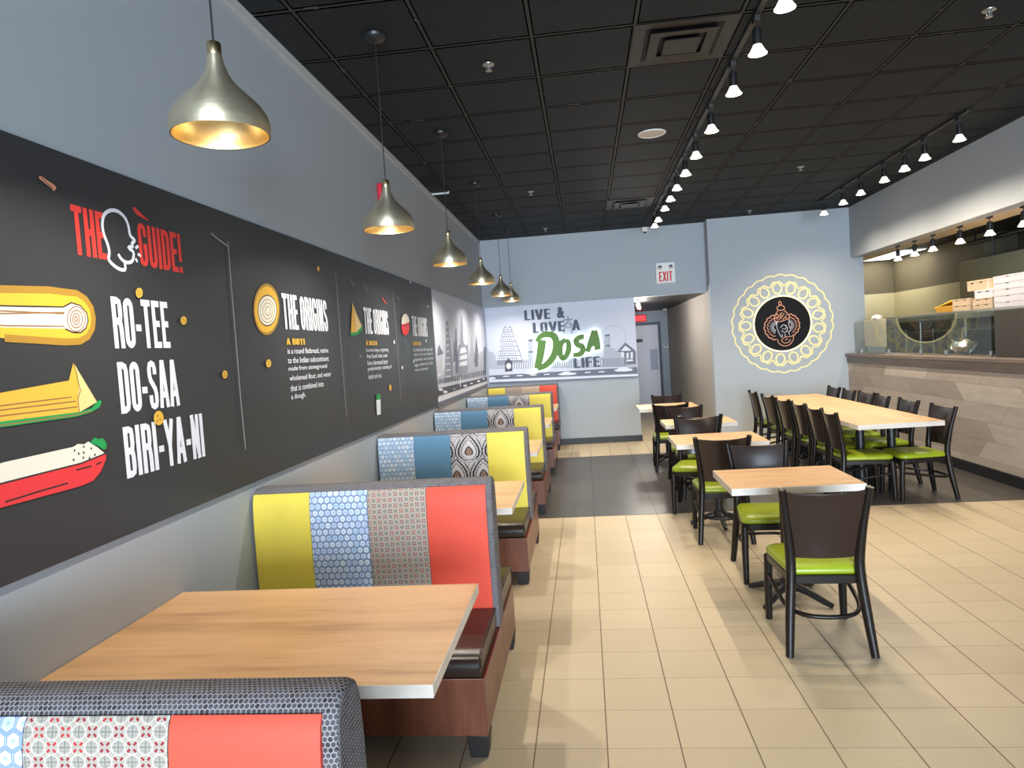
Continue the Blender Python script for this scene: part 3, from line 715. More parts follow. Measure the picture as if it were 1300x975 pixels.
for i, y in enumerate((7.28, 7.85, 8.43, 9.05, 9.52, 10.0)):
    place_head(5.955, y, 2.725, f'{od[i]} lit track lamp from the right edge hanging in the kitchen opening', 'lamps on the kitchen track', KITCHEN_W)
for c, wt, cone, aim in HEADS: spot(c, (0, 0, -0.245), wt, cone, aim)

# ------------------------------------------------------------------ ceiling fittings
M['ceilplain'] = plain('black_vent_metal', (46, 45, 43), 0.5, 0, 0.3)
def diffuser(x0, x1, y0, y1, label):
    cx, cy = (x0 + x1) / 2, (y0 + y1) / 2; a = (x1 - x0) / 2; b = (y1 - y0) / 2
    t = empty('air_vent', (cx, cy, H), 0, label, 'air vent', 'square ceiling air vents')
    def frame(r0, r1, z0, z1):
        sg = ((-1, -1), (1, -1), (1, 1), (-1, 1))
        return MB().rings([[(sx * a * r0, sy * b * r0, z0) for sx, sy in sg], [(sx * a * r1, sy * b * r1, z1) for sx, sy in sg]], False)
    frame(1.0, 0.76, -0.006, -0.003).build('vent_frame', M['ceilplain'], t)
    for r, z in ((0.66, -0.020), (0.36, -0.028)):
        frame(r, r - 0.03 if r < 0.5 else 0.46, z, z + 0.002).build('vent_louver', M['ceilplain'], t); frame(r, r - 0.06, z, z + 0.018).build('vent_louver', M['disc'], t)
    MB().box(-a * 0.34, a * 0.34, -b * 0.34, b * 0.34, -0.029, -0.026).build('vent_plate', M['ceilplain'], t, 0.002)
    MB().box(-a * 0.8, a * 0.8, -b * 0.8, b * 0.8, -0.002, -0.001).build('vent_backing', M['disc'], t)
diffuser(2.035, 2.635, 4.145, 4.755, 'large black square air vent in the ceiling at the top of the photo')
diffuser(2.035, 2.635, 9.02, 9.63, 'small-looking black square air vent far back in the ceiling, left of the middle track')
t = empty('return_grille', (0.12, 7.43, H), 0, 'black return air grille in the ceiling against the left wall', 'air vent')
MB().box(-0.09, 0.10, -0.30, 0.30, -0.012, -0.001).build('grille_panel', M['disc'], t, 0.002)
MB().box(-0.09, 0.11, 0.30, 0.315, -0.03, -0.001).build('grille_edge', M['trim'], t, 0.002)
t = empty('ceiling_speaker', (2.337, 6.29, H), 0, 'round white speaker set in the black ceiling', 'speaker')
MB().lathe([(0.122, -0.001), (0.122, -0.008), (0.112, -0.012), (0.11, -0.008)], 36).build('speaker_rim', M['whitep'], t, 0, 40)
MB().lathe([(0.11, -0.008), (0.05, -0.011), (0.002, -0.012)], 36).build('speaker_grille', M['speaker'], t, 0, 40)
sl = ['sprinkler head in the ceiling left of the large air vent', 'sprinkler head in the ceiling at the top right corner', 'sprinkler head in the ceiling between the two tracks', 'sprinkler head in the ceiling above the second booth bench row, beside the far pendant cords', 'sprinkler head in the far ceiling above the booth mural', 'sprinkler head in the far ceiling in front of the emblem wall']
for (x, y), lb in zip(((1.136, 4.464), (4.133, 4.478), (4.144, 8.106), (1.122, 8.124), (1.147, 10.687), (4.175, 10.625)), sl):
    t = empty('sprinkler_head', (x, y, H), 0, lb, 'sprinkler', 'ceiling sprinklers')
    MB().lathe([(0.038, -0.001), (0.036, -0.006), (0.014, -0.009)], 20).build('escutcheon', M['steel'], t, 0, 40)
    MB().lathe([(0.008, -0.008), (0.008, -0.03), (0.003, -0.034)], 12).build('nozzle', M['steel'], t, 0, 40)
    MB().lathe([(0.02, -0.040), (0.02, -0.043)], 16).build('deflector', M['steel'], t, 0, 40)
    MB().tube([(-0.012, 0, -0.012), (-0.016, 0, -0.026), (-0.004, 0, -0.041)], 0.002, 6).tube([(0.012, 0, -0.012), (0.016, 0, -0.026), (0.004, 0, -0.041)], 0.002, 6).build('yoke', M['steel'], t, 0, 50)
t = empty('security_camera', (2.70, YB, H - 0.03), 0, 'small white dome security camera at the top of the back wall', 'security camera')
MB().box(-0.05, 0.05, -0.10, -0.002, -0.055, 0.022).build('housing', M['whitep'], t, 0.012)
MB().lathe([(0.026, -0.058), (0.022, -0.07), (0.001, -0.076)], 16, (0, -0.06, 0)).build('lens', M['disc'], t, 0, 50)
t = empty('fire_alarm', (0.0, 5.72, 3.0), 0, 'red fire alarm strobe on the left wall behind a pendant lamp', 'fire alarm')
MB().box(0.002, 0.045, -0.055, 0.055, -0.075, 0.075).build('alarm_housing', M['redbox'], t, 0.01)
MB().box(0.045, 0.06, -0.025, 0.025, -0.05, 0.02).build('strobe_lens', M['whitep'], t, 0.006)

# ------------------------------------------------------------------ exit sign on the back wall
ex = on_y(YB); a = ex(831.5, 334); b = ex(858, 359); W = 0.30; Hh = 0.325
t = empty('exit_sign', (2.99, YB, 2.69), 0, 'white exit sign with red letters and two emergency lamp heads on the back wall', 'exit sign')
MB().box(-W / 2, W / 2, -0.05, -0.002, -Hh / 2, Hh / 2).build('sign_box', M['whitep'], t, 0.006)
AX = Art(lambda s, q, d: (s, -0.05 - d, q))
AX.block('EXIT', -0.105, -0.135, 0.21, 0.155, 'exit_lettering', M['exitred'], t)
for x in (-0.09, 0.09):
    hd = MB().lathe([(0.001, 0.03), (0.03, 0.028), (0.037, 0.0), (0.034, -0.02), (0.02, -0.03)], 20).build('lamp_head', M['whitep'], t, 0, 50, (x, -0.075, 0.085)); hd.rotation_euler = (math.radians(70), 0, 0.3 if x < 0 else -0.3)
    MB().lathe([(0.001, 0.031), (0.024, 0.030), (0.024, 0.0285)], 16).build('lamp_lens', M['g3'], hd)

# ------------------------------------------------------------------ corridor
JX = 3.455
t = tag(MB().box(2.62, JX - 0.06, YE - 0.012, YE - 0.001, 0.0, 2.0).build('door_1', M['doorgrey'], None, 0.003), kind='structure')
struct('trim_4', MB().box(JX - 0.06, JX, YE - 0.05, YE, 0, 2.06).box(2.50, JX - 0.06, YE - 0.05, YE, 2.0, 2.06), M['jamb'], 0.004)
MB().box(3.18, 3.36, YE - 0.022, YE - 0.012, 0.92, 1.42).build('push_plate', M['g1'], t, 0.002)
ds = MB().box(2.80, 3.02, YE - 0.02, YE - 0.012, 1.60, 1.68).build('door_plaque', M['black'], t, 0.002)
t = empty('corridor_exit_sign', (3.0, YE, 2.17), 0, 'glowing red exit sign above the door at the end of the corridor', 'exit sign')
MB().box(-0.16, 0.14, -0.05, -0.001, -0.085, 0.085).build('sign_box', M['exitred'], t, 0.004)
M['redglow'] = Mat('lit_red_sign', 0.5).color((240, 60, 60)).emit((255, 40, 50), 1.6).m
MB().box(-0.14, 0.12, -0.054, -0.05, -0.065, 0.065).build('sign_face', M['redglow'], t, 0.002)
t = empty('thermostat', (3.56, YE, 1.48), 0, 'small white thermostat on the wall right of the corridor door', 'thermostat')
MB().box(-0.05, 0.05, -0.03, -0.001, -0.045, 0.045).build('thermostat_body', M['whitep'], t, 0.006); MB().box(-0.03, 0.03, -0.034, -0.03, -0.005, 0.03).build('display', M['g3'], t, 0.001)
for (x, y), lb in zip(((2.565, 11.75), (2.66, 12.8)), ('nearer lit lamp under the corridor ceiling by the mural edge', 'farther lit lamp hanging under the corridor ceiling')):
    t = empty('corridor_lamp', (x, y, 2.335), 0, lb, 'ceiling lamp', 'lamps in the corridor')
    MB().lathe([(0.02, -0.001), (0.02, -0.02), (0.012, -0.05)], 16).build('lamp_socket', M['whitep'], t, 0, 40)
    MB().lathe([(0.012, -0.045), (0.03, -0.07), (0.042, -0.10), (0.03, -0.125), (0.002, -0.13)], 20).build('bulb', M['bulbcone'], t, 0, 60)
    l = bpy.data.lights.new('corridor_light', 'POINT'); l.energy = 45.0; l.color = (1.0, 0.92, 0.82); l.shadow_soft_size = 0.05
    lo = bpy.data.objects.new('corridor_light', l); COL.objects.link(lo); lo.parent = t; lo.location = (0, 0, -0.2)
t = empty('corridor_camera', (3.52, YE - 0.6, 2.335), 0, 'tiny white camera under the corridor ceiling near the end wall', 'security camera')
MB().lathe([(0.05, -0.001), (0.05, -0.02), (0.035, -0.05), (0.002, -0.06)], 18).build('dome', M['whitep'], t, 0, 50)
MB().lathe([(0.018, -0.055), (0.012, -0.064), (0.001, -0.066)], 12).build('lens', M['disc'], t, 0, 50)

# ------------------------------------------------------------------ dark wall mural: two boards
def P2(ox, oy, k): return lambda x, y: on_left(ox + x / k, oy + y / k)
c2 = P2(0, 225, 4.3333); c3 = P2(0, 430, 4.3333); c4 = P2(260, 280, 3.25)
MZ0, MZ1 = 1.062, 2.345; YS = 4.595; YM = 7.44
AL = Art(lambda s, q, d: (0.012 + d, min(s, YB - 0.022), q))
def board(name, y0, y1, label, mat):
    t = empty(name, (0, 0, 0), 0, label, 'wall mural', None)
    MB().box(0.001, 0.012, y0, y1, MZ0, MZ1).build('board', mat, t, 0.001)
    return t
mA = board('wall_mural_board', 0.7, YS - 0.002, 'charcoal mural board with the red headline, dish names and big food drawings', M['mural'])
mB = board('wall_mural_board', YS + 0.002, YM, 'charcoal mural board with the dosa and biryani origin texts, right of the seam', M['mural'])
def tx(art, cv, body, TL, BL, BR, name, mat, par, bold=0.012, dz=0.0):
    a, b, c = cv(*TL), cv(*BL), cv(*BR)
    z0 = (b[1] + c[1]) / 2; s0 = (a[0] + b[0]) / 2
    if all(ch in GLYPH or ch == ' ' for ch in body): return art.block(body, s0, z0, c[0] - s0, a[1] - b[1], name, mat, par)
    return art.text(body, s0, z0, c[0] - s0, a[1] - b[1], name, mat, par, bold)
def pl(art, cv, polys, name, mat, par): return art.polys([[cv(*p) for p in P] for P in polys], name, mat, par)
def rb(art, cv, paths, w, name, mat, par, sm=0):
    Q = []
    for P in paths:
        P = [cv(*p) for p in P]
        if sm: P = [tuple(v) for v in smoothpath([Vector((*p, 0)) for p in P], sm)]; P = [(p[0], p[1]) for p in P]
        Q.append(P)
    return art.ribbon(Q, w, name, mat, par)
def ell(cx, cy, rx, ry, n=24, a0=0.0, a1=2 * PI): return [(cx + rx * math.cos(a0 + (a1 - a0) * i / n), cy + ry * math.sin(a0 + (a1 - a0) * i / n)) for i in range(n)]
def ring(cx, cy, rx, ry, n=24): e = ell(cx, cy, rx, ry, n); return e + [e[0]]
# headline
tx(AL, c2, 'THE', (355, 147), (400, 428), (572, 455), 'headline_lettering', M['red'], mA, 0.03)
tx(AL, c2, 'GUIDE!', (733, 250), (756, 487), (990, 528), 'headline_lettering', M['red'], mA, 0.03)
pl(AL, c2, [[(708, 168), (722, 166), (808, 247), (735, 208)]], 'accent_mark', M['red'], mA)
hp = [(668, 475), (668, 510), (628, 502), (580, 458), (582, 415), (572, 370), (550, 310), (543, 260), (550, 215), (570, 192), (600, 183), (635, 193), (668, 225), (687, 270), (697, 322), (722, 348), (706, 366), (712, 382), (686, 388), (714, 412), (714, 445), (705, 465), (680, 471), (652, 456), (630, 425)]
pl(AL, c2, [[(668, 475), (668, 510), (628, 502), (580, 458), (572, 370), (543, 260), (570, 192), (600, 183), (635, 193), (687, 270), (697, 322), (722, 348), (706, 366), (712, 382), (686, 388), (714, 412), (714, 445), (705, 465)]], 'head_icon_fill', M['mural'], mA)
rb(AL, c2, [hp], 0.013, 'head_icon', M['white'], mA, 3)
rb(AL, c2, [[(726, 392), (742, 380)], [(738, 424), (757, 434)], [(726, 448), (738, 468)]], 0.011, 'sound_marks', M['white'], mA)
tx(AL, c2, 'RO-TEE', (588, 657), (612, 943), (922, 940), 'dish_lettering', M['white'], mA, 0.04)
tx(AL, c3, 'DO-SAA', (622, 128), (648, 413), (972, 370), 'dish_lettering', M['white'], mA, 0.04)
tx(AL, c3, 'BIRI-YA-NI', (652, 487), (680, 770), (1113, 648), 'dish_lettering', M['white'], mA, 0.04)
# rolled roti
r = pl(AL, c2, [[(-330, 602), (0, 615), (250, 618), (340, 626), (400, 637), (450, 668), (480, 715), (494, 770), (490, 830), (465, 875), (420, 906), (340, 912), (0, 888), (-330, 850)]], 'roti_drawing', M['gold'], mA)
rb(AL, c2, [[(-330, 600), (0, 618), (250, 622), (335, 634), (400, 640), (450, 672), (482, 720), (493, 775), (488, 832), (462, 878), (418, 904), (340, 908), (0, 886)]], 0.022, 'roti_shade', M['golddark'], r)
pl(AL, c2, [[(-330, 700), (0, 710), (325, 716), (370, 692), (420, 708), (455, 748), (463, 790), (450, 832), (420, 857), (380, 856), (335, 835), (0, 828), (-330, 812)]], 'roti_filling', M['cream2'], r)
rb(AL, c2, [[(-330, 700), (0, 710), (325, 716), (370, 692), (420, 708), (455, 748), (463, 790), (450, 832), (420, 857), (380, 856), (335, 835)]], 0.005, 'drawing_outline', M['line'], r)
rb(AL, c2, [ring(397, 782, 50, 68), ring(397, 782, 34, 48), ring(396, 782, 19, 30), ring(395, 782, 8, 14), [(-330, 722), (0, 738), (330, 752)], [(-330, 735), (0, 752), (330, 745)], [(-330, 806), (0, 818), (330, 822)]], 0.004, 'filling_lines', M['brownl'], r)
# rolled dosa
r = pl(AL, c3, [[(-330, 365), (0, 295), (355, 232), (362, 205), (380, 134), (402, 165), (420, 300), (410, 405), (0, 455), (-330, 500)]], 'dosa_drawing', M['seed'], mA)
pl(AL, c3, [[(380, 134), (445, 240), (511, 350), (415, 406), (405, 330), (410, 260), (397, 180)]], 'dosa_fold', M['palegold'], r)
pl(AL, c3, [[(-330, 500), (0, 455), (412, 405), (480, 384), (512, 346), (530, 338), (538, 350), (525, 378), (480, 406), (400, 430), (0, 486), (-330, 530)]], 'leaf_plate', M['green2'], r)
rb(AL, c3, [[(-330, 415), (0, 368), (370, 322)], [(-330, 440), (0, 392), (395, 345)], [(-330, 470), (0, 424), (402, 376)], [(380, 134), (400, 200), (408, 250), (420, 285), (405, 330), (412, 406)], [(-330, 525), (0, 474), (400, 420), (480, 398)]], 0.004, 'drawing_lines', M['brownl'], r)
# bowl of rice
r = pl(AL, c3, [[(-330, 770), (0, 680), (380, 596), (402, 580), (440, 582), (462, 566), (482, 580), (512, 598), (552, 630), (420, 690), (0, 797), (-330, 880)]], 'rice_drawing', M['cream2'], mA)
pl(AL, c3, [[(-330, 880), (0, 795), (420, 688), (562, 632), (560, 664), (532, 732), (490, 782), (420, 812), (0, 925), (-330, 1010)]], 'red_bowl', M['bowlred'], r)
pl(AL, c3, [[(472, 575), (490, 548), (505, 545), (515, 555), (540, 548), (556, 565), (564, 580), (562, 606), (545, 612), (530, 600), (510, 588)]], 'parsley', M['green2'], r)
rb(AL, c3, [[(-330, 878), (0, 793), (420, 687), (560, 632)], [(0, 900), (200, 838), (350, 795)], [(395, 724), (480, 702)], [(505, 693), (535, 680)]], 0.005, 'drawing_lines', M['line'], r)
pl(AL, c3, [ell(x, y, 5, 8, 8) for x, y in ((380, 668), (408, 634), (436, 628), (478, 606), (498, 640), (434, 656), (468, 658), (385, 616), (436, 596))], 'rice_specks', M['slate'], r)
# origins: roti (on the first board)
r = pl(AL, c4, [ell(243, 367, 54, 104, 32)], 'roti_medallion', M['gold'], mA)
rb(AL, c4, [ring(243, 367, 52, 101, 32)], 0.014, 'medallion_shade', M['golddark'], r)
pl(AL, c4, [ell(246, 372, 39, 63, 28)], 'roti_face', M['cream2'], r)
rb(AL, c4, [ring(246, 372, 39, 63, 28)], 0.006, 'drawing_outline', M['line'], r)
rb(AL, c4, [ring(246, 374, 30, 48), ring(247, 374, 20, 33), ring(248, 374, 11, 18)], 0.004, 'filling_lines', M['golddark'], r)
def origins(cv, par, head, sub, lines):
    tx(AL, cv, 'THE ORIGINS', *head, 'origins_lettering', M['white'], par, 0.035)
    tx(AL, cv, sub[0], *sub[1:], 'dish_title', M['seed'], par, 0.02)
    for body, BL, BR, h in lines: tx(AL, cv, body, (BL[0] - 1, BL[1] - h), BL, BR, 'origin_text', M['white'], par, 0.004)
origins(c4, mA, ((303, 297), (316, 446), (500, 460)), ("A ROTI", (325, 487), (327, 513), (402, 513)), [
    ('is a round flatbread, native', (330, 553), (500, 550), 27), ('to the Indian subcontinent', (331, 587), (502, 583), 25), ('made from stoneground', (334, 622), (495, 617), 25),
    ('wholemeal flour, and water', (338, 662), (512, 649), 26), ('that is combined into', (342, 702), (480, 688), 25), ('a dough.', (345, 742), (407, 737), 28)])
tx(AL, c4, "A DOSA", (655, 495), (656, 514), (703, 516), 'dish_title', M['seed'], mB, 0.02)
tx(AL, c4, 'THE ORIGINS', (643, 357), (653, 467), (752, 473), 'origins_lettering', M['white'], mB, 0.035)
for body, BL, BR, h in (('is a rice crepe, originating', (657, 544), (750, 547), 20), ('from South India, made', (660, 571), (745, 567), 20), ('from a fermented batter', (662, 598), (748, 591), 20), ('predominantly consisting of', (664, 626), (763, 614), 22), ('lentils and rice.', (667, 655), (721, 648), 20)):
    tx(AL, c4, body, (BL[0] - 1, BL[1] - h), BL, BR, 'origin_text', M['white'], mB, 0.004)
tx(AL, c4, "A BIRYANI", (850, 499), (851, 515), (885, 516), 'dish_title', M['seed'], mB, 0.02)
tx(AL, c4, 'THE ORIGINS', (843, 392), (851, 476), (913, 481), 'origins_lettering', M['white'], mB, 0.035)
for body, BL, BR, h in (('is a mixed rice dish made with', (853, 545), (933, 534), 15), ('spices, rice and meat or', (855, 566), (935, 553), 15), ('vegetables, and can have', (856, 586), (936, 573), 15), ('eggs added to it, the', (858, 607), (934, 594), 15), ('rice is layered.', (860, 627), (915, 617), 15)):
    tx(AL, c4, body, (BL[0] - 1, BL[1] - h), BL, BR, 'origin_text', M['white'], mB, 0.003)
r = pl(AL, c4, [[(598, 338), (592, 462), (614, 466), (640, 442)]], 'dosa_cone', M['seed'], mB)
pl(AL, c4, [[(599, 340), (614, 466), (640, 442), (618, 392)]], 'dosa_fold', M['palegold'], r)
pl(AL, c4, [[(587, 464), (614, 462), (640, 434), (641, 448), (622, 470), (604, 477), (590, 474)]], 'leaf_plate', M['green2'], r)
rb(AL, c4, [[(599, 340), (610, 420), (614, 466)]], 0.008, 'drawing_lines', M['golddark'], r)
r = pl(AL, c4, [[(803, 428), (836, 418), (836, 448), (830, 466), (820, 475), (810, 468), (804, 450)]], 'red_bowl', M['bowlred'], mB)
pl(AL, c4, [[(803, 430), (804, 405), (812, 388), (822, 385), (832, 398), (837, 420)]], 'rice_mound', M['cream2'], r)
rb(AL, c4, [[(803, 430), (820, 436), (837, 419)]], 0.007, 'drawing_lines', M['line'], r)
r = pl(AL, c4, [[(697, 741), (715, 739), (716, 800), (700, 803)]], 'spring_onion', M['white'], mB)
pl(AL, c4, [[(697, 741), (700, 715), (709, 716), (716, 722), (716, 739)]], 'onion_top', M['green2'], r)
# scattered seeds, sticks and strings
for cv, par, L in ((c2, mA, ((738, 638, 20, 28), (985, 790, 17, 24))), (c3, mA, ((1213, 198, 14, 22), (845, 438, 28, 40))), (c4, mA, ((65, 636, 11, 17), (247, 590, 11, 17), (455, 200, 5, 10))), (c4, mB, ((755, 690, 5, 13),))):
    for x, y, a, b in L:
        e = pl(AL, cv, [ell(x, y, a, b, 14)], 'seed_drawing', M['seed'], par); pl(AL, cv, [ell(x - a * .2, y - b * .3, a * .22, b * .2, 6), ell(x + a * .3, y + b * .2, a * .2, b * .2, 6), ell(x - a * .3, y + b * .4, a * .2, b * .2, 6)], 'seed_spots', M['golddark'], e)
e = pl(AL, c2, [[(175, 0), (190, -2), (262, 45), (275, 62), (262, 80), (245, 62), (182, 14)]], 'spice_stick', M['copper'], mA); rb(AL, c2, [[(190, 8), (258, 66)]], 0.005, 'stick_line', M['brownl'], e)
rb(AL, c2, [[(1135, 310), (1170, 340), (1225, 380)]], 0.007, 'thread', M['stringy'], mA)
rb(AL, c4, [[(77, 88), (90, 260), (110, 500), (130, 740), (150, 945)], [(526, 208), (545, 470), (572, 810)]], 0.008, 'thread', M['stringy'], mA)
rb(AL, c4, [[(765, 287), (782, 500), (800, 747)], [(588, 240), (605, 272)], [(646, 272), (660, 290)], [(782, 314), (797, 332)], [(626, 552), (635, 566)]], 0.008, 'thread', M['stringy'], mB)
rb(AL, c4, [[(722, 320), (738, 345)]], 0.014, 'chili_mark', M['red'], mB)
pl(AL, c4, [ell(771, 502, 3, 8, 8), ell(805, 607, 3, 8, 8), ell(904, 497, 2.5, 7, 8), ell(853, 582, 2.5, 7, 8), ell(912, 355, 2.5, 5, 8), ell(838, 255, 3, 6, 8)], 'rice_grain_marks', M['roadw'], mB)

# ------------------------------------------------------------------ skyline murals
c5 = P2(540, 360, 6.0889)
AL.n = 0
sL = empty('skyline_mural', (0, 0, 0), 0, 'pale grey city skyline mural on the left wall, between the dark mural and the corner', 'wall mural', 'skyline mural boards around the corner')
MB().box(0.001, 0.012, YM + 0.004, YB - 0.020, 1.07, MZ1).build('board', M['murbg'], sL, 0.001)
def sky(art, cv, layers, par):
    for nm, mat, polys in layers: pl(art, cv, polys, nm, M[mat], par)
def bars(x0, x1, y0, y1, n, fy=lambda x: 0, w=0.45): 
    st = (x1 - x0) / n; return [[(x0 + st * i, y0 + fy(x0 + st * i)), (x0 + st * (i + w), y0 + fy(x0 + st * i)), (x0 + st * (i + w), y1 + fy(x0 + st * i)), (x0 + st * i, y1 + fy(x0 + st * i))] for i in range(n)]
sl5 = lambda x: -(x - 85) * 0.205
sky(AL, c5, [
    ('far_buildings', 'g1', [[(88, 770), (88, 700), (150, 660), (150, 600), (205, 590), (205, 640), (250, 600), (250, 500), (320, 470), (330, 560), (345, 500), (352, 385), (362, 500), (375, 560), (440, 520), (468, 500), (468, 720)]]),
    ('spire_tower', 'g2', [[(268, 245), (274, 245), (283, 330), (286, 440), (294, 470), (320, 480), (324, 640), (318, 690), (248, 710), (240, 540), (250, 480), (262, 465), (264, 330)]]),
    ('lattice_tower', 'g2', [[(150, 292), (168, 292), (178, 400), (192, 500), (205, 620), (208, 745), (140, 770), (146, 600), (150, 450)]]),
    ('thin_spires', 'g3', [[(225, 370), (229, 330), (233, 370), (240, 540), (246, 690), (226, 700), (222, 540)], [(383, 440), (386, 400), (392, 440), (402, 520), (400, 640), (380, 650), (370, 600)], [(210, 470), (214, 430), (219, 470), (222, 600), (208, 620)]]),
    ('spire_windows', 'roadw', [[(256, 560), (316, 545), (316, 580), (256, 592)], [(256, 610), (316, 595), (316, 630), (256, 640)], [(262, 500), (300, 492), (312, 530), (256, 545)]]),
    ('dome_building', 'g3', [[(84, 540), (88, 500), (98, 470), (108, 500), (128, 530), (128, 545), (84, 560)]]),
    ('columns', 'roadw', [[(84, 560), (128, 545), (128, 700), (84, 720)]]),
    ('column_shadows', 'g3', bars(86, 128, 558, 705, 4, sl5, 0.4)),
    ('tower_lattice', 'murbg', [[(154 - k * 0.4, 330 + 48 * k), (168 + k * 2.6, 326 + 48 * k), (168 + k * 2.6, 338 + 48 * k), (154 - k * 0.4, 342 + 48 * k)] for k in range(9)]),
    ('street_houses', 'g4', bars(92, 466, 742, 782, 26, sl5, 0.5)),
    ('bridge_pier', 'g3', [[(446, 500), (452, 480), (462, 500), (464, 700), (446, 705)], [(446, 520), (470, 515), (470, 525), (446, 530)]]),
    ('road', 'g4', [[(88, 812), (471, 722), (471, 752), (88, 872)]]),
    ('road_cars', 'roadw', [ell(110, 820, 18, 10, 10), ell(145, 838, 18, 11, 10), ell(300, 790, 16, 9, 10), ell(350, 772, 10, 6, 10), ell(405, 755, 13, 8, 10), ell(215, 815, 8, 6, 8), ell(262, 760, 5, 42, 8), ell(445, 738, 9, 6, 8)]),
    ('pavement', 'roadw', [[(88, 880), (471, 757), (471, 772), (88, 918)]]),
    ('kerb_band', 'g3', [[(88, 922), (474, 775), (474, 786), (88, 962)]])], sL)
c1 = lambda x, y: on_y(YB - 0.013)(600 + x / 5.652, 370 + y / 5.652)
AB = Art(lambda s, q, d: (max(s, 0.034), YB - 0.013 - d, q))
sB = empty('skyline_mural', (0, 0, 0), 0, 'pale skyline mural on the back wall, with lettering and road of cars', 'wall mural', 'skyline mural boards around the corner')
MB().box(0.030, XM - 0.003, YB - 0.013, YB - 0.001, 1.075, MZ1 - 0.008).build('board', M['murbg'], sB, 0.001)
slb = lambda x: -(x - 80) * 0.047
tiers = []
for k in range(7):
    y0 = 262 + k * 34; h = 26 + k * 11; cx = 250 + k * 1.5
    tiers.append([(cx - h * 0.9, y0), (cx + h * 0.9, y0 - 3), (cx + h * 1.05, y0 + 24), (cx - h * 1.05, y0 + 27)])
twin = [q for k in range(7) for q in bars(250 + k * 1.5 - (26 + k * 11) * 0.75, 250 + k * 1.5 + (26 + k * 11) * 0.75, 268 + k * 34, 282 + k * 34, 3 + k, lambda x: 0, 0.5)]
sky(AB, c1, [
    ('far_buildings', 'g1', [[(85, 560), (85, 420), (95, 405), (115, 430), (150, 440), (180, 500), (400, 490), (400, 345), (430, 340), (435, 500), (700, 480), (940, 470), (945, 310), (985, 305), (990, 400), (1040, 430), (1100, 420), (1180, 430), (1180, 540)]]),
    ('stepped_temple', 'g2', [[(222, 262), (232, 248), (250, 262), (268, 246), (280, 262), (300, 330), (330, 400), (358, 490), (365, 520), (175, 530), (185, 440), (200, 350), (215, 290)]]),
    ('temple_tiers', 'murbg', tiers), ('temple_windows', 'g2', twin),
    ('tower_bands', 'g3', [[(402, 345), (432, 342), (432, 358), (402, 361)], [(402, 430), (434, 427), (434, 438), (402, 441)], [(948, 310), (984, 306), (984, 320), (948, 324)], [(950, 385), (986, 381), (986, 394), (950, 398)]]),
    ('house', 'g3', [[(1036, 432), (1096, 366), (1168, 425), (1172, 520), (1090, 525), (1090, 440)]]),
    ('house_details', 'roadw', [[(1062, 428), (1096, 388), (1140, 424)], [(1066, 436), (1084, 435), (1084, 470), (1066, 470)], [(1104, 440), (1120, 439), (1120, 480), (1104, 482)], [(1134, 436), (1150, 435), (1150, 480), (1134, 481)], [(1100, 490), (1150, 487), (1150, 500), (1100, 503)]]),
    ('small_arch', 'g4', [[(232, 505), (240, 498), (258, 478), (272, 496), (284, 500), (286, 572), (232, 577)]]), ('arch_opening', 'roadw', [ell(259, 535, 18, 22, 14)]),
    ('arcade', 'roadw', bars(290, 940, 512, 548, 40, lambda x: -(x - 290) * 0.03, 0.5)), ('arcade_shadow', 'g2', bars(297, 947, 512, 548, 40, lambda x: -(x - 290) * 0.03, 0.5)),
    ('house_row', 'g2', bars(925, 1110, 480, 540, 14, lambda x: 0, 0.6)),
    ('road', 'g3', [[(96, 605), (1182, 542), (1186, 590), (100, 634)]]),
    ('road_dashes', 'roadw', [[(x, 612 + slb(x)), (x + 42, 610 + slb(x)), (x + 40, 618 + slb(x)), (x - 2, 620 + slb(x))] for x in (220, 318, 416, 512, 806, 905)]),
    ('road_cars', 'roadw', [[(608, 596), (640, 584), (655, 576), (690, 574), (705, 582), (742, 584), (745, 594), (700, 600), (640, 602)], [(1012, 566), (1040, 556), (1052, 545), (1100, 540), (1120, 550), (1148, 556), (1146, 568), (1090, 575), (1030, 574)], [(104, 622), (130, 614), (160, 616), (166, 628), (110, 634)], [(362, 590), (400, 580), (466, 578), (470, 588), (420, 596)]]),
    ('pavement', 'roadw', [[(100, 638), (1186, 594), (1187, 606), (102, 652)]]),
    ('kerb_band', 'g3', [[(103, 654), (1189, 609), (1190, 617), (104, 666)]])], sB)
rb(AB, c1, [ring(1015, 328, 86, 84, 40)], 0.008, 'big_wheel', M['g1'], sB)
rb(AB, c1, [[(655, 300), (660, 240), (690, 205), (715, 240), (712, 300)], [(684, 205), (684, 175)], [(652, 205), (718, 198)]], 0.022, 'tower_icon', M['g2'], sB)
rb(AB, c1, [ring(685, 245, 16, 17, 16)], 0.018, 'tower_icon_clock', M['g2'], sB)
def btx(body, TL, BL, BR, bold=0.03): return tx(AB, c1, body, TL, BL, BR, 'slogan_lettering', M['slate'], sB, bold)
btx('LIVE', (368, 137), (373, 210), (560, 195)); btx('&', (602, 112), (606, 194), (664, 189), 0.06); btx('LOVE', (430, 226), (434, 300), (662, 284)); btx('A', (718, 206), (714, 280), (770, 275)); btx('LIFE', (724, 476), (729, 550), (916, 540))
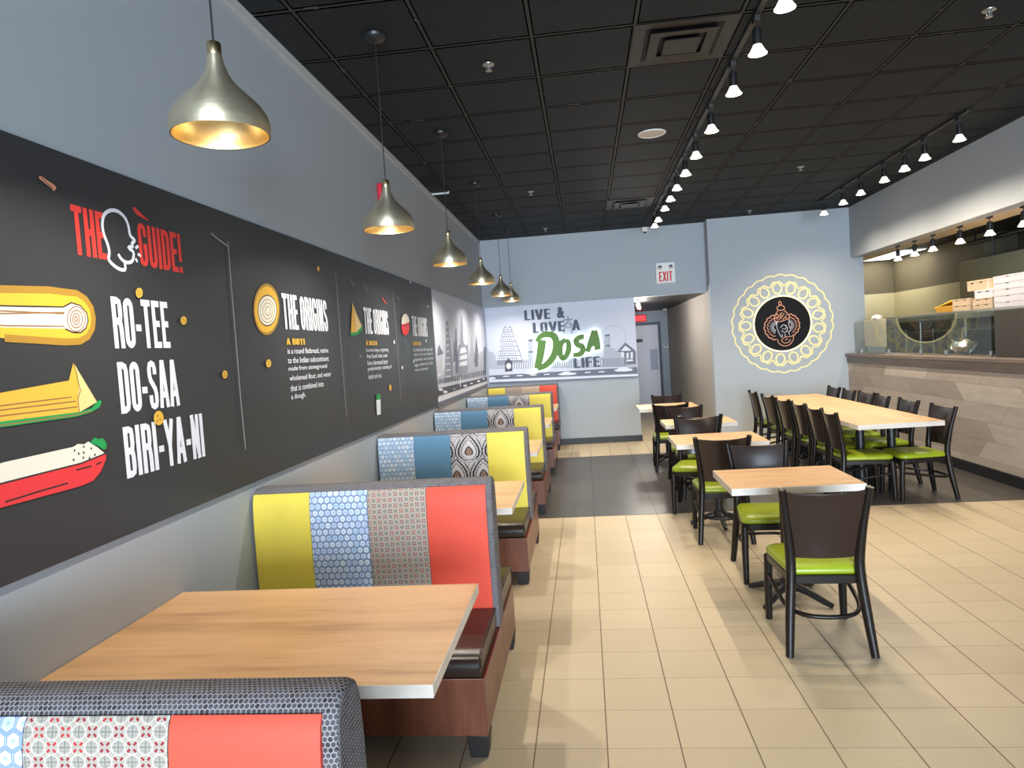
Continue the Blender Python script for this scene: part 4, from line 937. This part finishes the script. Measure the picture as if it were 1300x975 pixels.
# the raised green sign with its backlight
sg = empty('lit_word_sign', (0, 0, 0), 0, 'raised green brush-lettered word sign glowing white on the back wall mural', 'sign')
st = [([(500, 348), (492, 420), (478, 500), (462, 552)], [52, 50, 46, 34]),
      ([(462, 362), (490, 322), (540, 308), (585, 322), (602, 372), (592, 440), (560, 496), (515, 535), (468, 552)], [26, 34, 40, 44, 46, 44, 42, 36, 30]),
      ([(672, 352), (645, 362), (628, 400), (630, 450), (648, 478), (672, 462), (690, 415), (688, 368), (668, 350)], [24, 28, 30, 30, 28, 28, 30, 26, 24]),
      ([(800, 326), (768, 330), (744, 352), (752, 380), (785, 396), (790, 425), (768, 450), (722, 456)], [26, 28, 30, 30, 32, 30, 28, 20]),
      ([(824, 434), (842, 380), (864, 318), (876, 282)], [24, 30, 32, 34]), ([(872, 280), (888, 350), (898, 418)], [30, 36, 30]), ([(838, 388), (895, 372)], [20, 22])]
pxm = 1.0 / 5.652 * (YB / FPX) * 1.02
def strokes(extra, d, name, mat, thick):
    for P, Wd in st:
        d += 0.0006; Wd = [q * (1.12 if max(Wd) > 45 else 1.34) for q in Wd]
        Q = [c1(*p) for p in P]; n = len(Q); k = 4
        Qs = [(v[0], v[1]) for v in smoothpath([Vector((*q, 0)) for q in Q], k)]
        ws = [(Wd[min(i // k, n - 1)] * (1 - (i % k) / k) + Wd[min(i // k + 1, n - 1)] * ((i % k) / k)) * pxm + extra for i in range(len(Qs))]
        o = AB.ribbon([Qs], ws, name, mat, sg, d)
        if thick:
            m = o.modifiers.new('solid', 'SOLIDIFY'); m.thickness = thick; m.offset = 0
strokes(-0.006, 0.030, 'backlight', M['halo'], 0)
strokes(0.0, 0.045, 'letter_stroke', M['signgreen'], 0.02)

# ------------------------------------------------------------------ round emblem
EC = Vector((4.69, YC, 1.752)); RD = 0.415
em = empty('round_emblem', tuple(EC), 0, 'round black emblem with a turbaned head, glowing ring and lacy gold border', 'sign')
AE = Art(lambda s, q, d: (s, -d, q))
MB().rings([[(RD * math.cos(2 * PI * i / 64), -y, RD * math.sin(2 * PI * i / 64)) for i in range(64)] for y in (0.004, 0.028)]).build('disc', M['disc'], em, 0.003, 40)
MB().tube([((RD + 0.014) * math.cos(2 * PI * i / 72), -0.02, (RD + 0.014) * math.sin(2 * PI * i / 72)) for i in range(72)], 0.010, 8, closed=True).build('led_ring', M['led'], em, 0, 60)
ns = 26
sc = []
for i in range(ns * 8 + 1):
    th = 2 * PI * i / (ns * 8); r = 0.735 + 0.024 * abs(math.sin(th * ns / 2)); sc.append((r * math.cos(th), r * math.sin(th)))
sc[-1] = sc[0]
AE.ribbon([sc], 0.022, 'scalloped_border', M['lace'], em, 0.002)
lp = []; nl = 17; N = nl * 32
for i in range(N + 1):
    th = 2 * PI * i / N; q = ((nl * th + PI) % (2 * PI)) - PI
    r = 0.568 + 0.098 * math.cos(nl * th) - 0.085 * math.exp(-(q / 0.28) ** 2); ph = th + 0.205 * math.sin(nl * th)
    lp.append((r * math.cos(ph), r * math.sin(ph)))
lp[-1] = lp[0]
AE.ribbon([lp], 0.024, 'lace_loops', M['lace'], em, 0.0026)
e3 = lambda x, y: ((x - 520) * 0.00187, (488 - y) * 0.00187)
def er(paths, w, name, mat, sm=4):
    Q = []
    for P in paths:
        P = [e3(*p) for p in P]
        if sm: P = [(v[0], v[1]) for v in smoothpath([Vector((*p, 0)) for p in P], sm)]
        Q.append(P)
    AE.n += 1; return AE.ribbon(Q, w, name, mat, em, 0.030 + 0.0003 * AE.n)
er([[(505, 300), (495, 322), (505, 335), (518, 322), (505, 300)], [(484, 348), (480, 360), (495, 376), (530, 376), (540, 358), (532, 345), (510, 336), (484, 348)], [(488, 378), (470, 405), (455, 440), (462, 466)], [(535, 378), (560, 405), (578, 440), (572, 452)], [(460, 466), (500, 470), (545, 458), (575, 448)]], 0.012, 'turban_outline', M['copper'])
er([[(470, 450), (500, 425), (520, 395)], [(490, 455), (520, 430), (535, 400)], [(520, 455), (545, 432), (552, 412)], [(482, 425), (470, 435)], [(500, 400), (512, 418), (505, 440)], [(540, 440), (560, 445)]], 0.010, 'turban_folds', M['copper'])
def fan(cx, cy, r, a0, a1, n):
    P = []
    for i in range(n * 6 + 1):
        a = a0 + (a1 - a0) * i / (n * 6); q = r + 9 * abs(math.sin(PI * i / 6)); P.append((cx + q * math.cos(a), cy + q * 1.05 * math.sin(a)))
    return P
er([fan(470, 515, 92, math.radians(95), math.radians(285), 8), fan(565, 505, 82, math.radians(-85), math.radians(70), 7)], 0.014, 'fan_border', M['copper'], 0)
er([fan(470, 515, 66, math.radians(100), math.radians(280), 8), fan(565, 505, 58, math.radians(-80), math.radians(65), 7)], 0.009, 'fan_inner_border', M['copper'], 0)
er([[(470 + 22 * math.cos(math.radians(a)), 515 + 22 * math.sin(math.radians(a))), (470 + 55 * math.cos(math.radians(a)), 515 + 55 * math.sin(math.radians(a)))] for a in range(110, 281, 17)] + [[(565 + 22 * math.cos(math.radians(a)), 505 + 22 * math.sin(math.radians(a))), (565 + 48 * math.cos(math.radians(a)), 505 + 48 * math.sin(math.radians(a)))] for a in range(-70, 66, 17)], 0.008, 'fan_rays', M['silver'], 0)
er([[(470, 470), (474, 520), (490, 570), (505, 600)], [(572, 455), (568, 500), (582, 545), (566, 555), (570, 585)], [(500, 520), (525, 498), (548, 515), (535, 535), (515, 530)], [(505, 545), (530, 560), (555, 552)], [(540, 500), (556, 530), (545, 560)], [(512, 575), (512, 600)], [(535, 572), (535, 600)]], 0.010, 'face_lines', M['silver'])
er([[(470, 612), (485, 650), (520, 672), (560, 668), (590, 640), (602, 600), (575, 598), (545, 600), (520, 608), (505, 628), (530, 650), (565, 640), (575, 620)], [(535, 625), (555, 615)]], 0.011, 'beard_lines', M['copper'])

# ------------------------------------------------------------------ kitchen counter and what stands on it
led = MB().box(5.60, 6.02, 3.51, YC - 0.002, 1.1885, 1.228).build('counter_ledge', M['ledge'], None, 0.004); tag(led, 'grey-brown wooden ledge running along the top of the plank wall below the kitchen opening', 'counter ledge')
gs = empty('glass_guard', (5.74, 9.2, 1.228), 0, 'clear glass guard standing on the kitchen ledge, mirroring the glowing ring', 'glass guard')
seg = (11.06, 9.90, 8.98, 8.38, 7.48)
for a, b in zip(seg[1:], seg[:-1]): MB().box(-0.004, 0.004, a - 9.2 + 0.006, b - 9.2 - 0.006, 0.012, 0.475).build('glass_pane', M['glass'], gs)
for y in (10.81, 9.88, 8.98, 8.38, 7.495): MB().box(-0.016, 0.016, y - 9.2 - 0.012, y - 9.2 + 0.012, 0.0005, 0.065).build('glass_clamp', M['steel'], gs, 0.003)
sh = empty('pass_shelf', (6.0, 8.4, 1.70), 0, 'stainless pass shelf above the kitchen glass, loaded with cardboard boxes', 'shelf')
MB().box(-0.13, 0.27, -3.9, 1.9, 0.0, 0.028).build('shelf_board', M['steel'], sh, 0.004)
for y in (-2.2, -0.6, 0.3, 1.4): MB().lathe([(0.014, -0.472), (0.014, 0.0)], 14, (0.12, y, 0)).build('shelf_post', M['steel'], sh, 0, 40)
MB().box(-0.14, 0.28, -3.9, 1.9, -0.06, 0.0).build('heat_lamp_strip', M['kitchendark'], sh, 0.004)
dp = MB().box(5.745, 5.765, 4.2, 7.44, 1.2285, 1.70).build('side_panel', M['darkpanel'], None, 0.003); dp.name = 'counter_screen'; tag(dp, 'dark brown opaque screen at the right end of the kitchen ledge', 'screen')
mn = empty('paper_menu', (5.76, 10.36, 1.33), 0, 'folded cream paper sheet behind the left part of the glass guard', 'paper')
MB().box(0.0, 0.003, -0.37, -0.002, 0.0, 0.385).build('paper_leaf', M['paper'], mn); MB().box(0.0, 0.003, 0.002, 0.37, 0.0, 0.385).build('paper_leaf', M['paper'], mn)
MB().box(-0.003, 0.012, -0.05, 0.05, 0.375, 0.40).build('paper_clip', M['steel'], mn, 0.002)
MB().box(0.002, 0.012, -0.3, 0.3, -0.102, 0.0).build('paper_stand', M['steel'], mn, 0.002)
def carton(y0, y1, z0, z1, mat, label, grp, slots=True, x0=5.92, lab=None):
    t = empty('pizza_box', (x0, (y0 + y1) / 2, z0), 0, label, 'cardboard box', grp); h = (y1 - y0) / 2; H1 = z1 - z0
    MB().box(0, 0.33, -h, h, 0, H1 * 0.86).build('box_body', mat, t, 0.002)
    MB().box(-0.003, 0.333, -h - 0.002, h + 0.002, H1 * 0.80, H1).build('box_lid', mat, t, 0.002)
    if slots:
        for q in (-0.45, 0.45): MB().box(-0.0055, -0.002, q * h - 0.022, q * h + 0.022, H1 * 0.72, H1 * 0.82).build('box_slot', M['disc'], t)
GB = 'cardboard boxes stacked on the pass shelf'; z = 1.7285
hh = 0.058
carton(8.21, 8.57, z, z + 0.07, M['kraft'], 'brown cardboard box at the bottom left of the stack on the kitchen shelf', GB)
carton(8.21, 8.57, z + 0.0705, z + 0.135, M['kraft'], 'brown cardboard box lying on the bottom left box of the kitchen shelf', GB)
carton(7.79, 8.15, z, z + 0.058, M['kraft'], 'brown cardboard box at the bottom of the second stack on the kitchen shelf', GB)
carton(7.79, 8.15, z + 0.0585, z + 0.115, M['kraft'], 'brown cardboard box second from the bottom in the second stack', GB)
carton(7.77, 8.11, z + 0.1155, z + 0.205, M['whitecard'], 'shaded greyish box under the topmost brown box of the second stack', GB)
carton(7.87, 8.25, z + 0.2055, z + 0.315, M['kraft'], 'brown cardboard box on top of the second stack', GB)
for i in range(5):
    carton(6.88, 7.75, z + 0.0645 * i, z + 0.0645 * i + 0.0635, M['whitecard'], f'{["lowest", "second lowest", "middle", "second highest", "topmost"][i]} white cardboard box of the stack at the right end of the kitchen shelf', GB)
t = empty('takeout_carton', (5.95, 8.83, z), 0, 'open orange-yellow carton on the kitchen shelf left of the brown boxes', 'carton')
MB().rings([[(0.02, -0.20, 0), (0.24, -0.20, 0), (0.24, 0.20, 0), (0.02, 0.20, 0)], [(0.0, -0.24, 0.075), (0.26, -0.24, 0.075), (0.26, 0.24, 0.075), (0.0, 0.24, 0.075)]]).build('carton_body', M['yellowcard'], t, 0.003)
lid = MB().box(0.0, 0.25, -0.22, 0.14, 0.0, 0.012).build('carton_lid', M['yellow'], t, 0.002, None, (0, 0.05, 0.085)); lid.rotation_euler = (math.radians(-10), 0, 0)
t = empty('dome_lid', (5.93, 10.70, 1.17), 0, 'white dome standing at the left end behind the kitchen glass', 'dome lid')
MB().lathe([(0.07, 0.525), (0.082, 0.54), (0.078, 0.575), (0.055, 0.605), (0.02, 0.615), (0.001, 0.616)], 24).build('dome', M['whitep'], t, 0, 60)
MB().lathe([(0.05, 0.06), (0.05, 0.07), (0.012, 0.085), (0.012, 0.525)], 16).build('stand', M['steel'], t, 0, 50)
t = empty('foil_bowl', (5.95, 8.42, 1.2285), 0, 'crumpled foil bowl on the ledge behind the kitchen glass', 'bowl')
rr = random.Random(3); rs = []
for r0, z0 in ((0.04, 0.0), (0.09, 0.04), (0.13, 0.11), (0.10, 0.16), (0.03, 0.19)): rs.append([((r0 + rr.uniform(-0.025, 0.025)) * math.cos(2 * PI * i / 20), (r0 + rr.uniform(-0.025, 0.025)) * math.sin(2 * PI * i / 20), z0 + (rr.uniform(-0.02, 0.02) if z0 else 0)) for i in range(20)])
MB().rings(rs).build('foil', M['foil'], t)
MB().lathe([(0.06, 0.0005), (0.06, 0.004)], 20).build('bowl_base', M['steel'], t)
# equipment behind
hd = empty('exhaust_hood', (6.8, 8.2, 1.9), 0, 'stainless exhaust hood at the back of the kitchen, above the cardboard boxes', 'exhaust hood')
MB().box(0.0, 0.78, -4.4, 1.93, -0.12, 0.51).build('hood_body', M['hoodsteel'], hd, 0.004)
MB().box(-0.02, 0.78, -4.4, 1.95, -0.16, -0.12).build('hood_lip', M['steel'], hd, 0.004)
for y in (-1.2, 0.4, 1.3): MB().lathe([(0.012, 0.51), (0.012, 0.90)], 10, (0.1, y, 0)).build('hanger_rod', M['blackmetal'], hd, 0, 50)
MB().box(0.25, 0.65, -1.6, -0.9, 0.51, 0.90).build('duct', M['kitchendark'], hd, 0.004)
pp = empty('ceiling_pipe', (6.95, 8.8, 2.66), 0, 'dark pipe running under the kitchen ceiling above the hood', 'pipe')
MB().tube([(0, -5.0, 0), (0, 1.35, 0)], 0.03, 12).build('pipe_run', M['blackmetal'], pp, 0, 50)
for y in (-1.5, 0.2, 1.2): MB().box(-0.01, 0.01, y - 0.01, y + 0.01, 0.02, 0.14).build('pipe_hanger', M['blackmetal'], pp)
cl = empty('cooler_cabinet', (7.0, 8.6, 0), 0, 'dark kitchen cooler with two pale doors seen through the glass guard', 'cooler')
MB().box(0.0, 0.55, -2.4, 1.55, 0.001, 1.738).build('cabinet_body', M['kitchendark'], cl, 0.004)
for y0, y1 in ((-1.05, -0.55), (-0.30, 0.45)):
    d = MB().box(-0.02, 0.0, y0, y1, 0.9, 1.66).build('cooler_door', M['paleglass'], cl, 0.004)
    MB().box(-0.045, -0.02, y0 + 0.03, y0 + 0.05, 1.2, 1.5).build('handle', M['steel'], d, 0.003)
ct = empty('prep_counter', (6.45, 10.2, 0), 0, 'stainless prep counter inside the kitchen, seen low through the glass', 'counter')
MB().box(-0.28, 0.3, -3.6, 1.9, 0.86, 0.90).build('counter_top', M['steel'], ct, 0.003)
MB().box(-0.24, 0.28, -3.6, 1.9, 0.12, 0.858).build('counter_body', M['kitchendark'], ct, 0.004)
for x, y in ((-0.2, -3.5), (0.24, -3.5), (-0.2, 1.8), (0.24, 1.8)): MB().lathe([(0.02, 0.001), (0.02, 0.12)], 12, (x, y, 0)).build('counter_leg', M['steel'], ct, 0, 50)
sc_ = empty('storage_cabinet', (6.55, 12.6, 0), 0, 'low dark storage cabinet by the end wall of the kitchen, seen through the glass', 'cabinet')
MB().box(-0.55, 0.58, -0.30, 0.38, 0.08, 1.70).build('cabinet_body', M['kitchendark'], sc_, 0.004)
MB().box(-0.50, 0.55, -0.26, 0.36, 0.001, 0.08).build('plinth', M['black'], sc_)
for x0, x1 in ((-0.53, -0.01), (0.02, 0.56)):
    d = MB().box(x0, x1, -0.32, -0.30, 0.1, 1.66).build('cabinet_door', M['kitchendark'], sc_, 0.004); MB().box(x1 - 0.06, x1 - 0.04, -0.345, -0.32, 1.2, 1.45).build('handle', M['steel'], d, 0.003)
sd_ = empty('tall_rack', (6.95, 11.2, 0), 0, 'dark rack along the cream side wall of the kitchen, seen through the glass', 'rack')
MB().box(-0.16, 0.2, -0.95, 0.95, 0.05, 1.715).build('rack_body', M['kitchendark'], sd_, 0.004)
for y in (-0.9, 0.0, 0.9): MB().box(-0.18, -0.16, y - 0.012, y + 0.012, 0.001, 1.72).build('rack_post', M['steel'], sd_, 0.003)
bx = empty('prep_rack', (6.4, 9.6, 0.901), 0, 'dark equipment rack standing on the prep counter behind the glass', 'equipment')
MB().box(-0.2, 0.2, -0.7, 0.75, 0.0, 0.60).build('rack_body', M['kitchendark'], bx, 0.004)
for y in (-0.72, 0.0, 0.77): MB().box(-0.225, -0.205, y - 0.012, y + 0.012, 0.0, 0.64).build('rack_post', M['steel'], bx, 0.003)
lp_ = empty('ceiling_light', (6.75, 12.3, 2.80), 0, 'bright fluorescent ceiling panel in the kitchen, behind the emblem wall corner', 'ceiling light')
MB().box(-0.32, 0.32, -0.75, 0.62, -0.02, -0.001).build('panel_frame', M['whitep'], lp_, 0.003); MB().box(-0.30, 0.30, -0.73, 0.60, -0.026, -0.018).build('panel_diffuser', M['tube'], lp_)
area('kitchen_panel_light', (6.75, 12.25, 2.765), (0, 0, 0), 0.58, 1.3, 12.0, (1.0, 0.93, 0.78))
